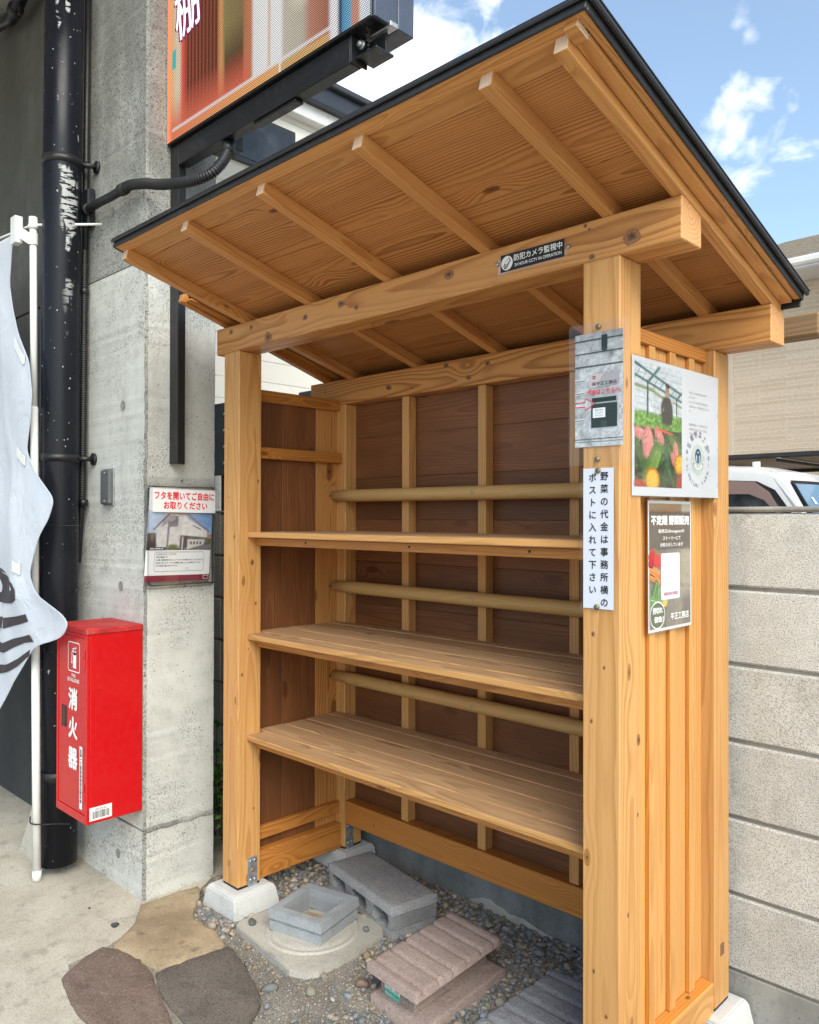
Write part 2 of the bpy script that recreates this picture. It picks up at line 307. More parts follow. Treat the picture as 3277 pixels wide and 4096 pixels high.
def cloth_mat():
    m, t, p = newmat('flag_cloth'); v = objvec(t, False)
    a = noise(t, v, 3, 4, .6); w = noise(t, v, 300, 2)
    cr = noise(t, vmul(t, v, (5, 5, 3.2)), 1.0, 5, .55, 1.2); cr = M(t, 'ABSOLUTE', M(t, 'SUBTRACT', cr, .5))
    col = mixc(t, a, (0.66, 0.72, 0.82), (0.76, 0.80, 0.87)); t.links.new(col, p.inputs['Base Color']); p.inputs['Roughness'].default_value = 0.75
    p.inputs['Sheen Weight'].default_value = .25; p.inputs['Specular IOR Level'].default_value = .15
    bump(t, p, M(t, 'ADD', M(t, 'MULTIPLY', smooth(t, cr, 0, .12), 1.0), M(t, 'MULTIPLY', w, .10)), .26, .010)
    tl = N(t, 'ShaderNodeBsdfTranslucent'); t.links.new(col, tl.inputs[0]); mxs = N(t, 'ShaderNodeMixShader', i_0=.3)
    t.links.new(p.outputs[0], mxs.inputs[1]); t.links.new(tl.outputs[0], mxs.inputs[2]); t.links.new(mxs.outputs[0], t.nodes['Material Output'].inputs[0])
    return m
CLOTH = cloth_mat()
CLOTHINK = plain((0.045, 0.034, 0.040), 0.75)
def leaf_mat():
    m, t, p = newmat('leaf'); at = N(t, 'ShaderNodeAttribute', attribute_name='col')
    t.links.new(at.outputs['Color'], p.inputs['Base Color']); p.inputs['Roughness'].default_value = 0.4
    return m
LEAF = leaf_mat()
def screen_mat():
    m = bpy.data.materials.new('lit_display'); m.use_nodes = True; t = m.node_tree; t.nodes.clear()
    o = N(t, 'ShaderNodeOutputMaterial'); e = N(t, 'ShaderNodeEmission', i_Strength=1.0)
    at = N(t, 'ShaderNodeAttribute', attribute_name='col'); tc_ = N(t, 'ShaderNodeTexCoord')
    s_ = N(t, 'ShaderNodeSeparateXYZ'); t.links.new(tc_.outputs['Object'], s_.inputs[0])
    P_ = 0.0062
    def f(v): return M(t, 'ABSOLUTE', M(t, 'SUBTRACT', M(t, 'FRACT', M(t, 'DIVIDE', v, P_)), .5))
    row = M(t, 'FLOOR', M(t, 'DIVIDE', s_.outputs[2], P_))
    xs = M(t, 'ADD', s_.outputs[0], M(t, 'MULTIPLY', M(t, 'MODULO', row, 2.0), P_/2))
    d = M(t, 'SQRT', M(t, 'ADD', M(t, 'POWER', f(xs), 2.0), M(t, 'POWER', f(s_.outputs[2]), 2.0)))
    k = smooth(t, d, 0.48, 0.20, 0.08, 1.25)
    sc = N(t, 'ShaderNodeVectorMath', operation='SCALE'); t.links.new(at.outputs['Color'], sc.inputs[0]); t.links.new(k, sc.inputs['Scale'])
    t.links.new(sc.outputs[0], e.inputs[0]); t.links.new(e.outputs[0], o.inputs[0]); return m
SCREEN = screen_mat()

# ------------------------------------------------------------------ builders
WP = {}                                           # world origin of every object made
def reg(o, loc, parent=None):
    WP[o] = Vector(loc)
    if parent is not None:
        o.parent = parent; o.location = WP[o]-WP[parent]
    else: o.location = WP[o]
    COL.objects.link(o); return o
def thing(name, label, cat, loc=(0, 0, 0), group=None):
    o = bpy.data.objects.new(name, None); o.empty_display_size = 0.05
    reg(o, loc); o['label'] = label; o['category'] = cat
    if group: o['group'] = group
    return o
def tag(o, label, cat, group=None):
    o['label'] = label; o['category'] = cat
    if group: o['group'] = group
    return o
def mk(name, verts, faces, mat, parent=None, smooth_=False, gr=None, midx=None, cols=None, kind=None, flag=None):
    verts = [Vector(v) for v in verts]
    lo = Vector([min(v[i] for v in verts) for i in range(3)]); hi = Vector([max(v[i] for v in verts) for i in range(3)])
    org = (lo+hi)/2
    if parent is None: org.z = lo.z
    me = bpy.data.meshes.new(name)
    me.from_pydata([tuple(v-org) for v in verts], [], faces)
    mats = mat if isinstance(mat, (list, tuple)) else [mat]
    for m in mats: me.materials.append(m)
    if midx: me.polygons.foreach_set('material_index', midx)
    if smooth_: me.polygons.foreach_set('use_smooth', [True]*len(me.polygons))
    if gr is not None:
        a = me.attributes.new('gr', 'FLOAT_VECTOR', 'POINT'); a.data.foreach_set('vector', [c for g in gr for c in g])
    if cols is not None:
        a = me.attributes.new('col', 'FLOAT_COLOR', 'POINT'); a.data.foreach_set('color', [c for g in cols for c in (*g, 1.0)])
    if flag is not None:
        a = me.attributes.new('fl', 'FLOAT_VECTOR', 'POINT'); a.data.foreach_set('vector', [c for g in flag for c in g])
    o = bpy.data.objects.new(name, me)
    reg(o, org, parent)
    if kind: o['kind'] = kind
    return o
_cb = {}
def cbox(lo, hi, ch=0.002):
    """chamfered box: 24 verts"""
    lo = Vector(lo); hi = Vector(hi); c = min(ch, *(0.45*(hi[i]-lo[i]) for i in range(3)))
    V = []; idx = {}
    for sx in (0, 1):
        for sy in (0, 1):
            for sz in (0, 1):
                s = (sx, sy, sz)
                for ax in range(3):
                    p = [0, 0, 0]
                    for i in range(3):
                        e = hi[i] if s[i] else lo[i]
                        p[i] = e if i == ax else (e-c if s[i] else e+c)
                    idx[(s, ax)] = len(V); V.append(Vector(p))
    F = []
    cen = (lo+hi)/2
    def add(f):
        n = (V[f[1]]-V[f[0]]).cross(V[f[2]]-V[f[0]]); fc = sum((V[i] for i in f), Vector())/len(f)
        F.append(f if n.dot(fc-cen) > 0 else f[::-1])
    for ax in range(3):
        a, b = [i for i in range(3) if i != ax]
        for s in (0, 1):
            q = []
            for (p, r) in ((0, 0), (1, 0), (1, 1), (0, 1)):
                k = [0, 0, 0]; k[ax] = s; k[a] = p; k[b] = r; q.append(idx[(tuple(k), ax)])
            add(q)
        for p in (0, 1):            # edges running along ax: bridge faces of a and b
            for r in (0, 1):
                k0 = [0, 0, 0]; k0[a] = p; k0[b] = r; k1 = list(k0); k1[ax] = 1; k0, k1 = tuple(k0), tuple(k1)
                add([idx[(k0, a)], idx[(k1, a)], idx[(k1, b)], idx[(k0, b)]])
    for sx in (0, 1):
        for sy in (0, 1):
            for sz in (0, 1): add([idx[((sx, sy, sz), i)] for i in range(3)])
    return V, F
def grain(V, lo, hi, axis, rng=random):
    ax = 'xyz'.index(axis); a, b = [i for i in range(3) if i != ax]
    w = (hi[a]-lo[a], hi[b]-lo[b])
    # pith sits a little outside the wider face, so that face shows cathedrals
    if w[0] >= w[1]: ob, oc = rng.uniform(-.3, .3)*w[0], rng.choice((-1, 1))*(w[1]*.5+rng.uniform(.004, .03))
    else: ob, oc = rng.choice((-1, 1))*(w[0]*.5+rng.uniform(.004, .03)), rng.uniform(-.3, .3)*w[1]
    if abs(w[0]-w[1]) < .02 and w[0] > .08: ob, oc = rng.uniform(-.15, .15)*w[0], rng.uniform(-.15, .15)*w[1]
    t1, t2, o = rng.uniform(-.02, .02), rng.uniform(-.02, .02), rng.uniform(-40, 40)
    out = []
    for v in V:
        al = v[ax]-(lo[ax]+hi[ax])/2
        out.append((al+o, v[a]-(lo[a]+hi[a])/2+ob+al*t1, v[b]-(lo[b]+hi[b])/2+oc+al*t2))
    return out
def wood(name, lo, hi, axis, mat, parent, Mx=None, ch=0.002):
    V, F = cbox(lo, hi, ch); g = grain(V, lo, hi, axis)
    # every corner has one vertex per face direction: mark end grain (x) and sawn edges (y)
    ax = 'xyz'.index(axis); a, b = [i for i in range(3) if i != ax]; thin = a if hi[a]-lo[a] < hi[b]-lo[b] else b
    fl_ = [(1.0 if i % 3 == ax else 0.0, 1.0 if i % 3 not in (ax, thin) else 0.0, 0.0) for i in range(24)]
    if Mx is not None: V = [Mx @ v for v in V]
    return mk(name, V, F, mat, parent, gr=g, flag=fl_)
def box(name, lo, hi, mat, parent=None, ch=0.002, Mx=None, kind=None):
    V, F = cbox(lo, hi, ch)
    if Mx is not None: V = [Mx @ v for v in V]
    return mk(name, V, F, mat, parent, kind=kind)
class MB:
    def __init__(s): s.v = []; s.f = []; s.m = []
    def add(s, V, F, m=0):
        o = len(s.v); s.v += [Vector(v) for v in V]; s.f += [[i+o for i in f] for f in F]; s.m += [m]*len(F)
    def box(s, lo, hi, ch=0.002, m=0, Mx=None):
        V, F = cbox(lo, hi, ch)
        if Mx is not None: V = [Mx @ v for v in V]
        s.add(V, F, m)
    def tube(s, pts, r, n=12, m=0, cap=True):
        V, F = tube(pts, r, n, cap); s.add(V, F, m)
    def prism(s, poly, z0, z1, m=0):
        n = len(poly); V = [(x, y, z0) for x, y in poly]+[(x, y, z1) for x, y in poly]
        F = [list(range(n))[::-1], list(range(n, 2*n))]+[[i, (i+1) % n, n+(i+1) % n, n+i] for i in range(n)]
        s.add(V, F, m)
    def build(s, name, mat, parent=None, smooth_=False, kind=None):
        return mk(name, s.v, s.f, mat, parent, smooth_, midx=s.m, kind=kind)
def tube(pts, r, n=12, cap=True):
    pts = [Vector(p) for p in pts]; rs = r if isinstance(r, (list, tuple)) else [r]*len(pts)
    V = []; F = []
    d0 = (pts[1]-pts[0]).normalized(); ref = Vector((0, 0, 1)) if abs(d0.z) < .9 else Vector((1, 0, 0))
    for i, p in enumerate(pts):
        d = (pts[min(i+1, len(pts)-1)]-pts[max(i-1, 0)]).normalized()
        a = d.cross(ref).normalized(); b = a.cross(d).normalized(); ref = b if i or True else ref
        ref = -b.cross(a).cross(a) if False else ref
        for k in range(n):
            t_ = 2*math.pi*k/n; V.append(p+a*math.cos(t_)*rs[i]+b*math.sin(t_)*rs[i])
        ref = b
    for i in range(len(pts)-1):
        for k in range(n):
            F.append([i*n+k, i*n+(k+1) % n, (i+1)*n+(k+1) % n, (i+1)*n+k])
    if cap: F.append(list(range(n))[::-1]); F.append(list(range((len(pts)-1)*n, len(pts)*n)))
    return V, F
def otube(name, pts, r, mat, parent=None, n=14):
    V, F = tube(pts, r, n); return mk(name, V, F, mat, parent, True)
def spline(pts, k=8):
    pts = [Vector(p) for p in pts]; P_ = [pts[0]*2-pts[1]]+pts+[pts[-1]*2-pts[-2]]; out = []
    for i in range(1, len(P_)-2):
        for j in range(k):
            t_ = j/k; a, b, c, d = P_[i-1:i+3]
            out.append(.5*((2*b)+(c-a)*t_+(2*a-5*b+4*c-d)*t_*t_+(3*b-a-3*c+d)*t_**3))
    out.append(pts[-1]); return out

# text: built from the font Blender ships with, turned into flat lettering
_tx = {}
BOLD = ((0, 0), (1, .3), (-1, -.3), (-.3, 1), (.3, -1))
def glyphs(s, bold=0.0):
    k = (s, bold)
    if k not in _tx:
        c = bpy.data.curves.new('t', 'FONT'); c.body = s; c.offset = bold; c.resolution_u = 3
        o = bpy.data.objects.new('t', c); COL.objects.link(o)
        bpy.context.view_layer.update()
        me = bpy.data.meshes.new_from_object(o.evaluated_get(bpy.context.evaluated_depsgraph_get()))
        _tx[k] = ([tuple(v.co) for v in me.vertices], [list(p.vertices) for p in me.polygons])
        bpy.data.objects.remove(o); bpy.data.curves.remove(c); bpy.data.meshes.remove(me)
    return _tx[k]
class Sheet:
    """flat print on a plane: origin = top left corner, unit right and down vectors, outward normal"""
    def __init__(s, o, r, d, n): s.o, s.r, s.d, s.n = Vector(o), Vector(r), Vector(d), Vector(n).normalized(); s.p = {}; s.t = {}; s.eps = 0.0004
    def pt(s, u, v, layer): return s.o+s.r*u+s.d*v+s.n*(s.eps*layer)
    def poly(s, pts, col, layer=1, store=None):
        st = s.p if store is None else store
        V, F, Mi, cols = st.setdefault('x', ([], [], [], []))
        if col not in cols: cols.append(col)
        o = len(V); V += [s.pt(u, v, layer) for u, v in pts]
        f = list(range(o, o+len(pts)))
        nn = (V[o+1]-V[o]).cross(V[o+2]-V[o])
        F.append(f if nn.dot(s.n) > 0 else f[::-1]); Mi.append(cols.index(col))
    def rect(s, u0, v0, u1, v1, col, layer=1): s.poly([(u0, v0), (u1, v0), (u1, v1), (u0, v1)], col, layer)
    def line(s, a, b, w, col, layer=2):
        d = Vector((b[0]-a[0], b[1]-a[1])); L_ = d.length or 1; q = Vector((-d.y, d.x))/L_*w/2
        s.poly([(a[0]+q.x, a[1]+q.y), (b[0]+q.x, b[1]+q.y), (b[0]-q.x, b[1]-q.y), (a[0]-q.x, a[1]-q.y)], col, layer)
    def disc(s, u, v, ru, rv, col, layer=2, n=20, a0=0):
        s.poly([(u+ru*math.cos(2*math.pi*i/n+a0), v+rv*math.sin(2*math.pi*i/n+a0)) for i in range(n)], col, layer)
    def ring(s, u, v, ru, rv, w, col, layer=2, n=28, a0=0, a1=2*math.pi):
        for i in range(n):
            x, y = a0+(a1-a0)*i/n, a0+(a1-a0)*(i+1)/n
            s.poly([(u+ru*math.cos(x), v+rv*math.sin(x)), (u+ru*math.cos(y), v+rv*math.sin(y)), (u+(ru-w)*math.cos(y), v+(rv-w)*math.sin(y)), (u+(ru-w)*math.cos(x), v+(rv-w)*math.sin(x))], col, layer)
    def _put(s, V, F, fn, col, layer):
        st = s.t.setdefault('x', ([], [], [], []))
        if col not in st[3]: st[3].append(col)
        o = len(st[0]); st[0].extend(s.pt(*fn(x, y), layer) for x, y, _ in V)
        for f in F: st[1].append([i+o for i in f]); st[2].append(st[3].index(col))
    def text(s, txt, u0, v0, u1, v1, col, layer=4, bold=0.0):
        V, F = glyphs(txt)
        xs = [v[0] for v in V]; ys = [v[1] for v in V]; x0, x1, y0, y1 = min(xs), max(xs), min(ys), max(ys)
        for k, (a, b) in enumerate(BOLD[:5 if bold else 1]):
            s._put([(x+a*bold, y+b*bold, 0) for x, y, _ in V], F, lambda x, y: (u0+(x-x0)/(x1-x0)*(u1-u0), v1-(y-y0)/(y1-y0)*(v1-v0)), col, layer+.12*k)
    def char(s, ch, u, v, su, sv, col, layer=4, bold=0.0, rot=0.0):
        """one character in a cell centred on u,v"""
        V, F = glyphs(ch); c, q = math.cos(rot), math.sin(rot)
        def fn(x, y):
            a, b = (x-.5)*su, -(y-.38)*sv
            return (u+a*c-b*q, v+a*q+b*c)
        for k, (dx, dy) in enumerate(BOLD[:5 if bold else 1]): s._put([(x+dx*bold, y+dy*bold, 0) for x, y, _ in V], F, fn, col, layer+.12*k)
    def build(s, parent, rough=0.5):
        if 'x' in s.p:
            V, F, Mi, cols = s.p['x']; mk('print', V, F, [plain(c, rough) for c in cols], parent, midx=Mi)
        if 'x' in s.t:
            V, F, Mi, cols = s.t['x']; mk('lettering', V, F, [plain(c, rough) for c in cols], parent, midx=Mi)
    def card(s, name, u0, v0, u1, v1, mat, parent=None, th=0.0006, back=0.0):
        a, b = s.pt(u0, v0, 0), s.pt(u1, v1, 0); V = []
        for dz in (0, -th):
            for (u, v) in ((u0, v0), (u1, v0), (u1, v1), (u0, v1)): V.append(s.pt(u, v, 0)+s.n*(dz+back))
        F = [[0, 3, 2, 1], [4, 5, 6, 7], [0, 1, 5, 4], [1, 2, 6, 5], [2, 3, 7, 6], [3, 0, 4, 7]]
        n = (V[3]-V[0]).cross(V[2]-V[0])
        if n.dot(s.n) < 0: F = [f[::-1] for f in F]
        return mk(name, V, F, mat, parent)

import numpy as np
PRINT, _t, _p = newmat('printed_photo'); _a = N(_t, 'ShaderNodeAttribute', attribute_name='col'); _t.links.new(_a.outputs['Color'], _p.inputs['Base Color']); _p.inputs['Roughness'].default_value = .4
class Pic:
    """a small printed photograph, painted as soft shapes on a fine grid (flat print)"""
    def __init__(s, nx, ny, base, asp=1.0, seed=1):
        s.nx, s.ny = nx, ny; s.U, s.V = np.meshgrid(np.linspace(0, 1, nx), np.linspace(0, 1, ny)); s.asp = asp
        s.C = np.ones((ny, nx, 3))*np.array(base); s.r = np.random.RandomState(seed)
    def mix(s, m, col): s.C = s.C*(1-m[..., None])+m[..., None]*np.array(col)
    def noise(s, f):
        g = s.r.rand(int(f*s.asp)+3, f+3); y = s.V*(g.shape[0]-2.001); x = s.U*(g.shape[1]-2.001); i, j = y.astype(int), x.astype(int); a, b = y-i, x-j; a = a*a*(3-2*a); b = b*b*(3-2*b)
        return (g[i, j]*(1-a)*(1-b)+g[i+1, j]*a*(1-b)+g[i, j+1]*(1-a)*b+g[i+1, j+1]*a*b)
    def ell(s, cu, cv, ru, rv, ang, col, soft=.25, amt=1.0, shade=.0):
        x, y = s.U-cu, (s.V-cv)*s.asp; c, q = math.cos(ang), math.sin(ang); a, b = (x*c+y*q)/ru, (-x*q+y*c)/(rv*1.0)
        d = np.sqrt(a*a+b*b); m = np.clip((1-d)/soft, 0, 1)*amt
        cc = np.array(col)[None, None]*(1+shade*b[..., None]); s.C = s.C*(1-m[..., None])+m[..., None]*np.clip(cc, 0, 1)
    def rect(s, u0, v0, u1, v1, col, soft=.01, amt=1.0):
        m = np.clip((s.U-u0)/soft+.5, 0, 1)*np.clip((u1-s.U)/soft+.5, 0, 1)*np.clip((s.V-v0)/soft+.5, 0, 1)*np.clip((v1-s.V)/soft+.5, 0, 1); s.mix(m*amt, col)
    def line(s, u0, v0, u1, v1, w, col, amt=1.0):
        dx, dy = u1-u0, (v1-v0)*s.asp; L2 = dx*dx+dy*dy; t_ = np.clip(((s.U-u0)*dx+(s.V-v0)*s.asp*dy)/L2, 0, 1)
        d = np.hypot(s.U-u0-t_*dx, (s.V-v0)*s.asp-t_*dy); s.mix(np.clip((w-d)/(w*.6), 0, 1)*amt, col)
    def grain(s, f, amt): s.C *= 1+amt*(s.noise(f)[..., None]-.5)*2
    def build(s, S, u0, v0, u1, v1, layer, parent):
        V = [S.pt(u0+(u1-u0)*i/(s.nx-1), v0+(v1-v0)*j/(s.ny-1), layer) for j in range(s.ny) for i in range(s.nx)]
        F = [[j*s.nx+i, j*s.nx+i+1, (j+1)*s.nx+i+1, (j+1)*s.nx+i] for j in range(s.ny-1) for i in range(s.nx-1)]
        n_ = (V[1]-V[0]).cross(V[s.nx]-V[0])
        if n_.dot(S.n) < 0: F = [f[::-1] for f in F]
        else: F = F
        mk('picture', V, F, PRINT, parent, cols=[tuple(c) for c in np.clip(s.C, 0, 1).reshape(-1, 3)])

# ------------------------------------------------------------------ ground
GZ = -0.085
def struct(o): o['kind'] = 'structure'; return o
struct(mk('ground', [(-150, -150, -.13), (150, -150, -.13), (150, 150, -.13), (-150, 150, -.13)], [[0, 1, 2, 3]], APRON))
# concrete apron: one slab with an irregular edge towards the gravel
edge = [(1.4, -1.25), (1.05, -.80), (.74, -.52), (.60, -.46), (.52, -.42), (.40, -.33), (.24, -.33), (.10, -.28), (.02, -.20), (-.08, -.09), (-.13, -.03), (-.21, .09), (-.21, 2.6)]
ap = [(-14, 2.6), (-14, -14), (9, -14), (9, -1.25)]+edge
mb = MB(); mb.prism(ap[::-1], -.128, -.0715); struct(mb.build('apron', APRON))
# gritty soil under and in front of the stall
gx, gy = 64, 44; V = []; F = []
from mathutils import noise as mn
def soil_z(x, y):
    return GZ+.011*mn.noise(Vector((x*4.1, y*4.1, .3)))+.004*mn.noise(Vector((x*17, y*17, 1.3)))-.010*max(0, min(1, (x-.9)/.5))
for j in range(gy+1):
    for i in range(gx+1):
        x = -.25+2.6*i/gx; y = -1.3+2.02*j/gy; V.append((x, y, soil_z(x, y)))
for j in range(gy):
    for i in range(gx):
        a = j*(gx+1)+i; F.append([a, a+1, a+gx+2, a+gx+1])
struct(mk('soil', V, F, SOIL, smooth_=True))

FLAGS = [('paving_stone', 'tan flat paving stone set beside the concrete pillar foot', FLAG_TAN, [(-0.158, -0.013), (-0.119, -0.027), (-0.076, -0.058), (0.03, -0.15), (0.072, -0.173), (0.107, -0.165), (0.198, -0.163), (0.302, -0.186), (0.324, -0.204), (0.316, -0.304), (0.276, -0.424), (0.204, -0.436), (0.067, -0.456), (0.038, -0.461), (0.0, -0.417), (-0.051, -0.338), (-0.178, -0.249)]),
         ('paving_stone', 'reddish brown flat paving stone speckled white, bedded in the concrete', FLAG_BROWN, [(0.019, -0.496), (0.069, -0.463), (0.187, -0.446), (0.279, -0.457), (0.385, -0.489), (0.507, -0.52), (0.587, -0.547), (0.668, -0.587), (0.605, -0.712), (0.43, -0.702), (0.36, -0.713), (0.216, -0.694), (0.105, -0.67), (0.069, -0.621), (0.027, -0.543)]),
         ('paving_stone', 'dark grey flat paving stone next to the loose gravel', FLAG_DARK, [(0.298, -0.439), (0.295, -0.377), (0.318, -0.272), (0.321, -0.184), (0.36, -0.185), (0.466, -0.217), (0.614, -0.265), (0.671, -0.298), (0.717, -0.362), (0.751, -0.398), (0.756, -0.501), (0.624, -0.511), (0.503, -0.5), (0.393, -0.481)])]
def inpoly(x, y, P_):
    c = False; n = len(P_)
    for i in range(n):
        x0, y0 = P_[i]; x1, y1 = P_[i-1]
        if (y0 > y) != (y1 > y) and x < (x1-x0)*(y-y0)/(y1-y0)+x0: c = not c
    return c
for nm, lab, m_, P_ in FLAGS:
    # worn edge: outline refined, jittered, and lowered towards the rim
    Q = []
    for i in range(len(P_)):
        a, b = Vector(P_[i]), Vector(P_[(i+1) % len(P_)])
        k = max(1, int((b-a).length/.02))
        for j in range(k):
            p = a.lerp(b, j/k); Q.append(p+Vector((mn.noise(Vector((p.x*40, p.y*40, 0))), mn.noise(Vector((p.x*40, p.y*40, 5)))))*.005+(p-Vector((sum(v[0] for v in P_)/len(P_), sum(v[1] for v in P_)/len(P_)))).normalized()*.006)
    cx = sum(p.x for p in Q)/len(Q); cy = sum(p.y for p in Q)/len(Q); n = len(Q); V = []; F = []
    rings = [(1.0, -.12), (1.0, -.071), (.985, -.0645), (.96, -.062), (.8, -.0605), (.55, -.0605), (.3, -.060)]
    for s_, z_ in rings:
        for p in Q:
            x, y = cx+(p.x-cx)*s_, cy+(p.y-cy)*s_
            V.append((x, y, z_+(.0045*mn.noise(Vector((x*14, y*14, 2)))+.003*mn.noise(Vector((x*45, y*45, 2))) if z_ > -.07 else 0)))
    for r in range(len(rings)-1):
        for i in range(n): F.append([r*n+i, r*n+(i+1) % n, (r+1)*n+(i+1) % n, (r+1)*n+i])
    V.append((cx, cy, -.060)); F += [[(len(rings)-1)*n+i, (len(rings)-1)*n+(i+1) % n, len(V)-1] for i in range(n)]
    ar = sum(Q[i].x*Q[(i+1) % n].y-Q[(i+1) % n].x*Q[i].y for i in range(n))
    if ar < 0: F = [f[::-1] for f in F]
    tag(mk(nm, V, F, m_, smooth_=True), lab, 'paving stone', 'flat stones bedded at the edge of the concrete')
# mortar between the stones
mb = MB(); mb.prism([(-.03, -.36), (.02, -.49), (.03, -.62), (.25, -.70), (.62, -.72), (.76, -.52), (.66, -.30), (.33, -.18), (.1, -.19), (-.1, -.1), (-.17, -.2)], -.125, -.0695)
struct(mb.build('mortar_bed', porous('grout', (.25, .225, .18), (.34, .31, .25), (.15, .13, .10), s=1.6)))

# ------------------------------------------------------------------ block wall behind the stall
YW = 0.69
bw = thing('block_wall', 'beige split-face concrete block wall running behind the wooden stall', 'wall', (1.2, YW, -.1))
box('foundation', (-2.6, YW+.004, -.14), (4.6, YW+.13, .055), FOUND, bw, .004)
box('mortar', (-2.6, YW+.011, .055), (4.6, YW+.115, 1.455), MORTAR, bw, .001)
CH, BL = .2335, .40
proto = None
for r in range(6):
    for k in range(18):
        x0 = -2.70+BL*k
        if proto is None:
            V, F = cbox((x0+.004, YW, .057+.0055), (x0+BL-.004, YW+.12, .057+CH-.0055), .006)
            proto = mk('block', V, F, WALLBLOCK, bw); base = Vector(proto.location)
        else:
            c = proto.copy(); COL.objects.link(c); c.parent = bw; c.location = base+Vector((BL*k+random.uniform(-.0012, .0012), random.uniform(0, .0025), CH*r+random.uniform(-.001, .001)))
capm = concrete_mat('cap_mortar', (0.22, 0.22, 0.20), (0.34, 0.33, 0.30), pits=.8, streak=.3, grime=.5)
box('coping', (-2.6, YW-.002, 1.4575), (4.6, YW+.122, 1.474), capm, bw, .006)
# rough mortar spill low on the foundation, seen below the back sill
V, F = [], []
n = 60
for i in range(n+1):
    xx = .50+.62*i/n; h = max(.004, .028+.030*mn.noise(Vector((xx*7, 0, 3)))+.008*mn.noise(Vector((xx*31, 0, 3))))*math.sin(math.pi*min(1, max(0.02, i/n)))
    d = .006+.006*abs(mn.noise(Vector((xx*23, 4, 3))))
    V += [(xx, YW+.003, -.13), (xx, YW-d-.004, -.11), (xx, YW-d, -.095+h*.6), (xx, YW-d*.5, -.092+h), (xx, YW+.0035, -.09+h*1.15)]
for i in range(n):
    for q in range(4): F.append([i*5+q, (i+1)*5+q, (i+1)*5+q+1, i*5+q+1])
mk('mortar_spill', V, F, PAD, bw, True)

# ------------------------------------------------------------------ concrete building at the left
bd = thing('concrete_building', 'grey fair-faced concrete building corner with pillar left of the stall', 'building', (-.55, -.07, -.07))
XC, YC = -.208, -.228
def lift(name, z0, z1, mat, dx=0.0):
    # chamfered nose towards the camera corner, slightly wavy
    P_ = [(-.92, YC+dx), (XC-.008, YC+dx), (XC-dx, YC+.014), (XC-dx, .088), (-.92, .088)]
    V = []; F = []; nz = max(2, int((z1-z0)/.02)); n = len(P_)
    for j in range(nz+1):
        z_ = z0+(z1-z0)*j/nz
        w = .0025*mn.noise(Vector((0, 0, z_*9)))+.0035*mn.noise(Vector((3, 0, z_*38)))
        for i, (x, y) in enumerate(P_):
            k = 1 if i in (1, 2) else 0
            V.append((x+(w if i in (1, 2) else 0), y+(w if i in (1, 2) else .002*mn.noise(Vector((x, z_*25, 4)))), z_))
    for j in range(nz):
        for i in range(n): F.append([j*n+i, j*n+(i+1) % n, (j+1)*n+(i+1) % n, (j+1)*n+i])
    F.append(list(range(n))[::-1]); F.append(list(range(nz*n, nz*n+n)))
    return mk(name, V, F, [mat, CONC_EDGE], bd, midx=[1 if (k < nz*n and k % n == 1) else 0 for k in range(len(F))])
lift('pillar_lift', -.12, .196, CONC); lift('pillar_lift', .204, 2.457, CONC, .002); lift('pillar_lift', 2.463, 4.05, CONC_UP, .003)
# ragged cold joint low on the pillar
V = []; F = []
for i in range(31):
    y = -.226+.312*i/30; z_ = .2+.006*mn.noise(Vector((y*22, 0, 0)))
    V += [(XC-.003, y, z_-.014), (XC+.003+.003*abs(mn.noise(Vector((y*60, 1, 0)))), y, z_-.004), (XC+.002+.002*abs(mn.noise(Vector((y*80, 2, 0)))), y, z_+.005), (XC-.004, y, z_+.016)]
for i in range(30):
    for q in range(3): F.append([i*4+q, (i+1)*4+q, (i+1)*4+q+1, i*4+q+1])
mk('cold_joint', V, F, CONC_UP, bd, True)
box('lintel_wall', (-4.5, YC+.004, 1.93), (-.921, .10, 2.4555), CONC_SHADED, bd, .004)
box('lintel_wall', (-4.5, YC+.006, 2.4625), (-.921, .10, 4.05), CONC_SHADED, bd, .004)
box('shutter_panel', (-4.5, -.13, -.10), (-.93, -.08, 1.93), DARKWALL, bd, .002)
box('floor_slab', (-4.6, -4.2, 4.05), (-.30, 1.2, 4.35), CONC_UP, bd, .01)
for x, z_ in ((-.395, 1.897), (-.405, 1.155), (-.419, .055), (-.50, 2.72)):
    V = []; n = 18
    for r_, yy in ((.019, YC-.0012), (.017, YC-.0016), (.0145, YC-.0008), (.0, YC-.0006)):
        for i in range(n): V.append((x+r_*math.cos(2*math.pi*i/n), yy, z_+r_*1.05*math.sin(2*math.pi*i/n)))
    F = [[j*n+i, (j+1)*n+i, (j+1)*n+(i+1) % n, j*n+(i+1) % n] for j in range(3) for i in range(n)]
    mk('tie_hole_plug', V, F, MORTAR, bd, True)
# small cover plate on the pillar face
t = thing('cover_plate', 'small grey metal cover plate screwed upright to the concrete pillar', 'cover plate', (-.51, YC-.01, 1.49))
box('cover', (-.555, YC-.022, 1.491), (-.470, YC-.0005, 1.636), painted('grey_plate', (.11, .115, .115), .4, .1), t, .006)
box('backplate', (-.560, YC-.005, 1.486), (-.465, YC-.0003, 1.641), ALU, t, .001)
for z_ in (1.505, 1.622): otube('screw', [(-.512, YC-.0245, z_), (-.512, YC-.021, z_)], .004, ALU, t, 8)

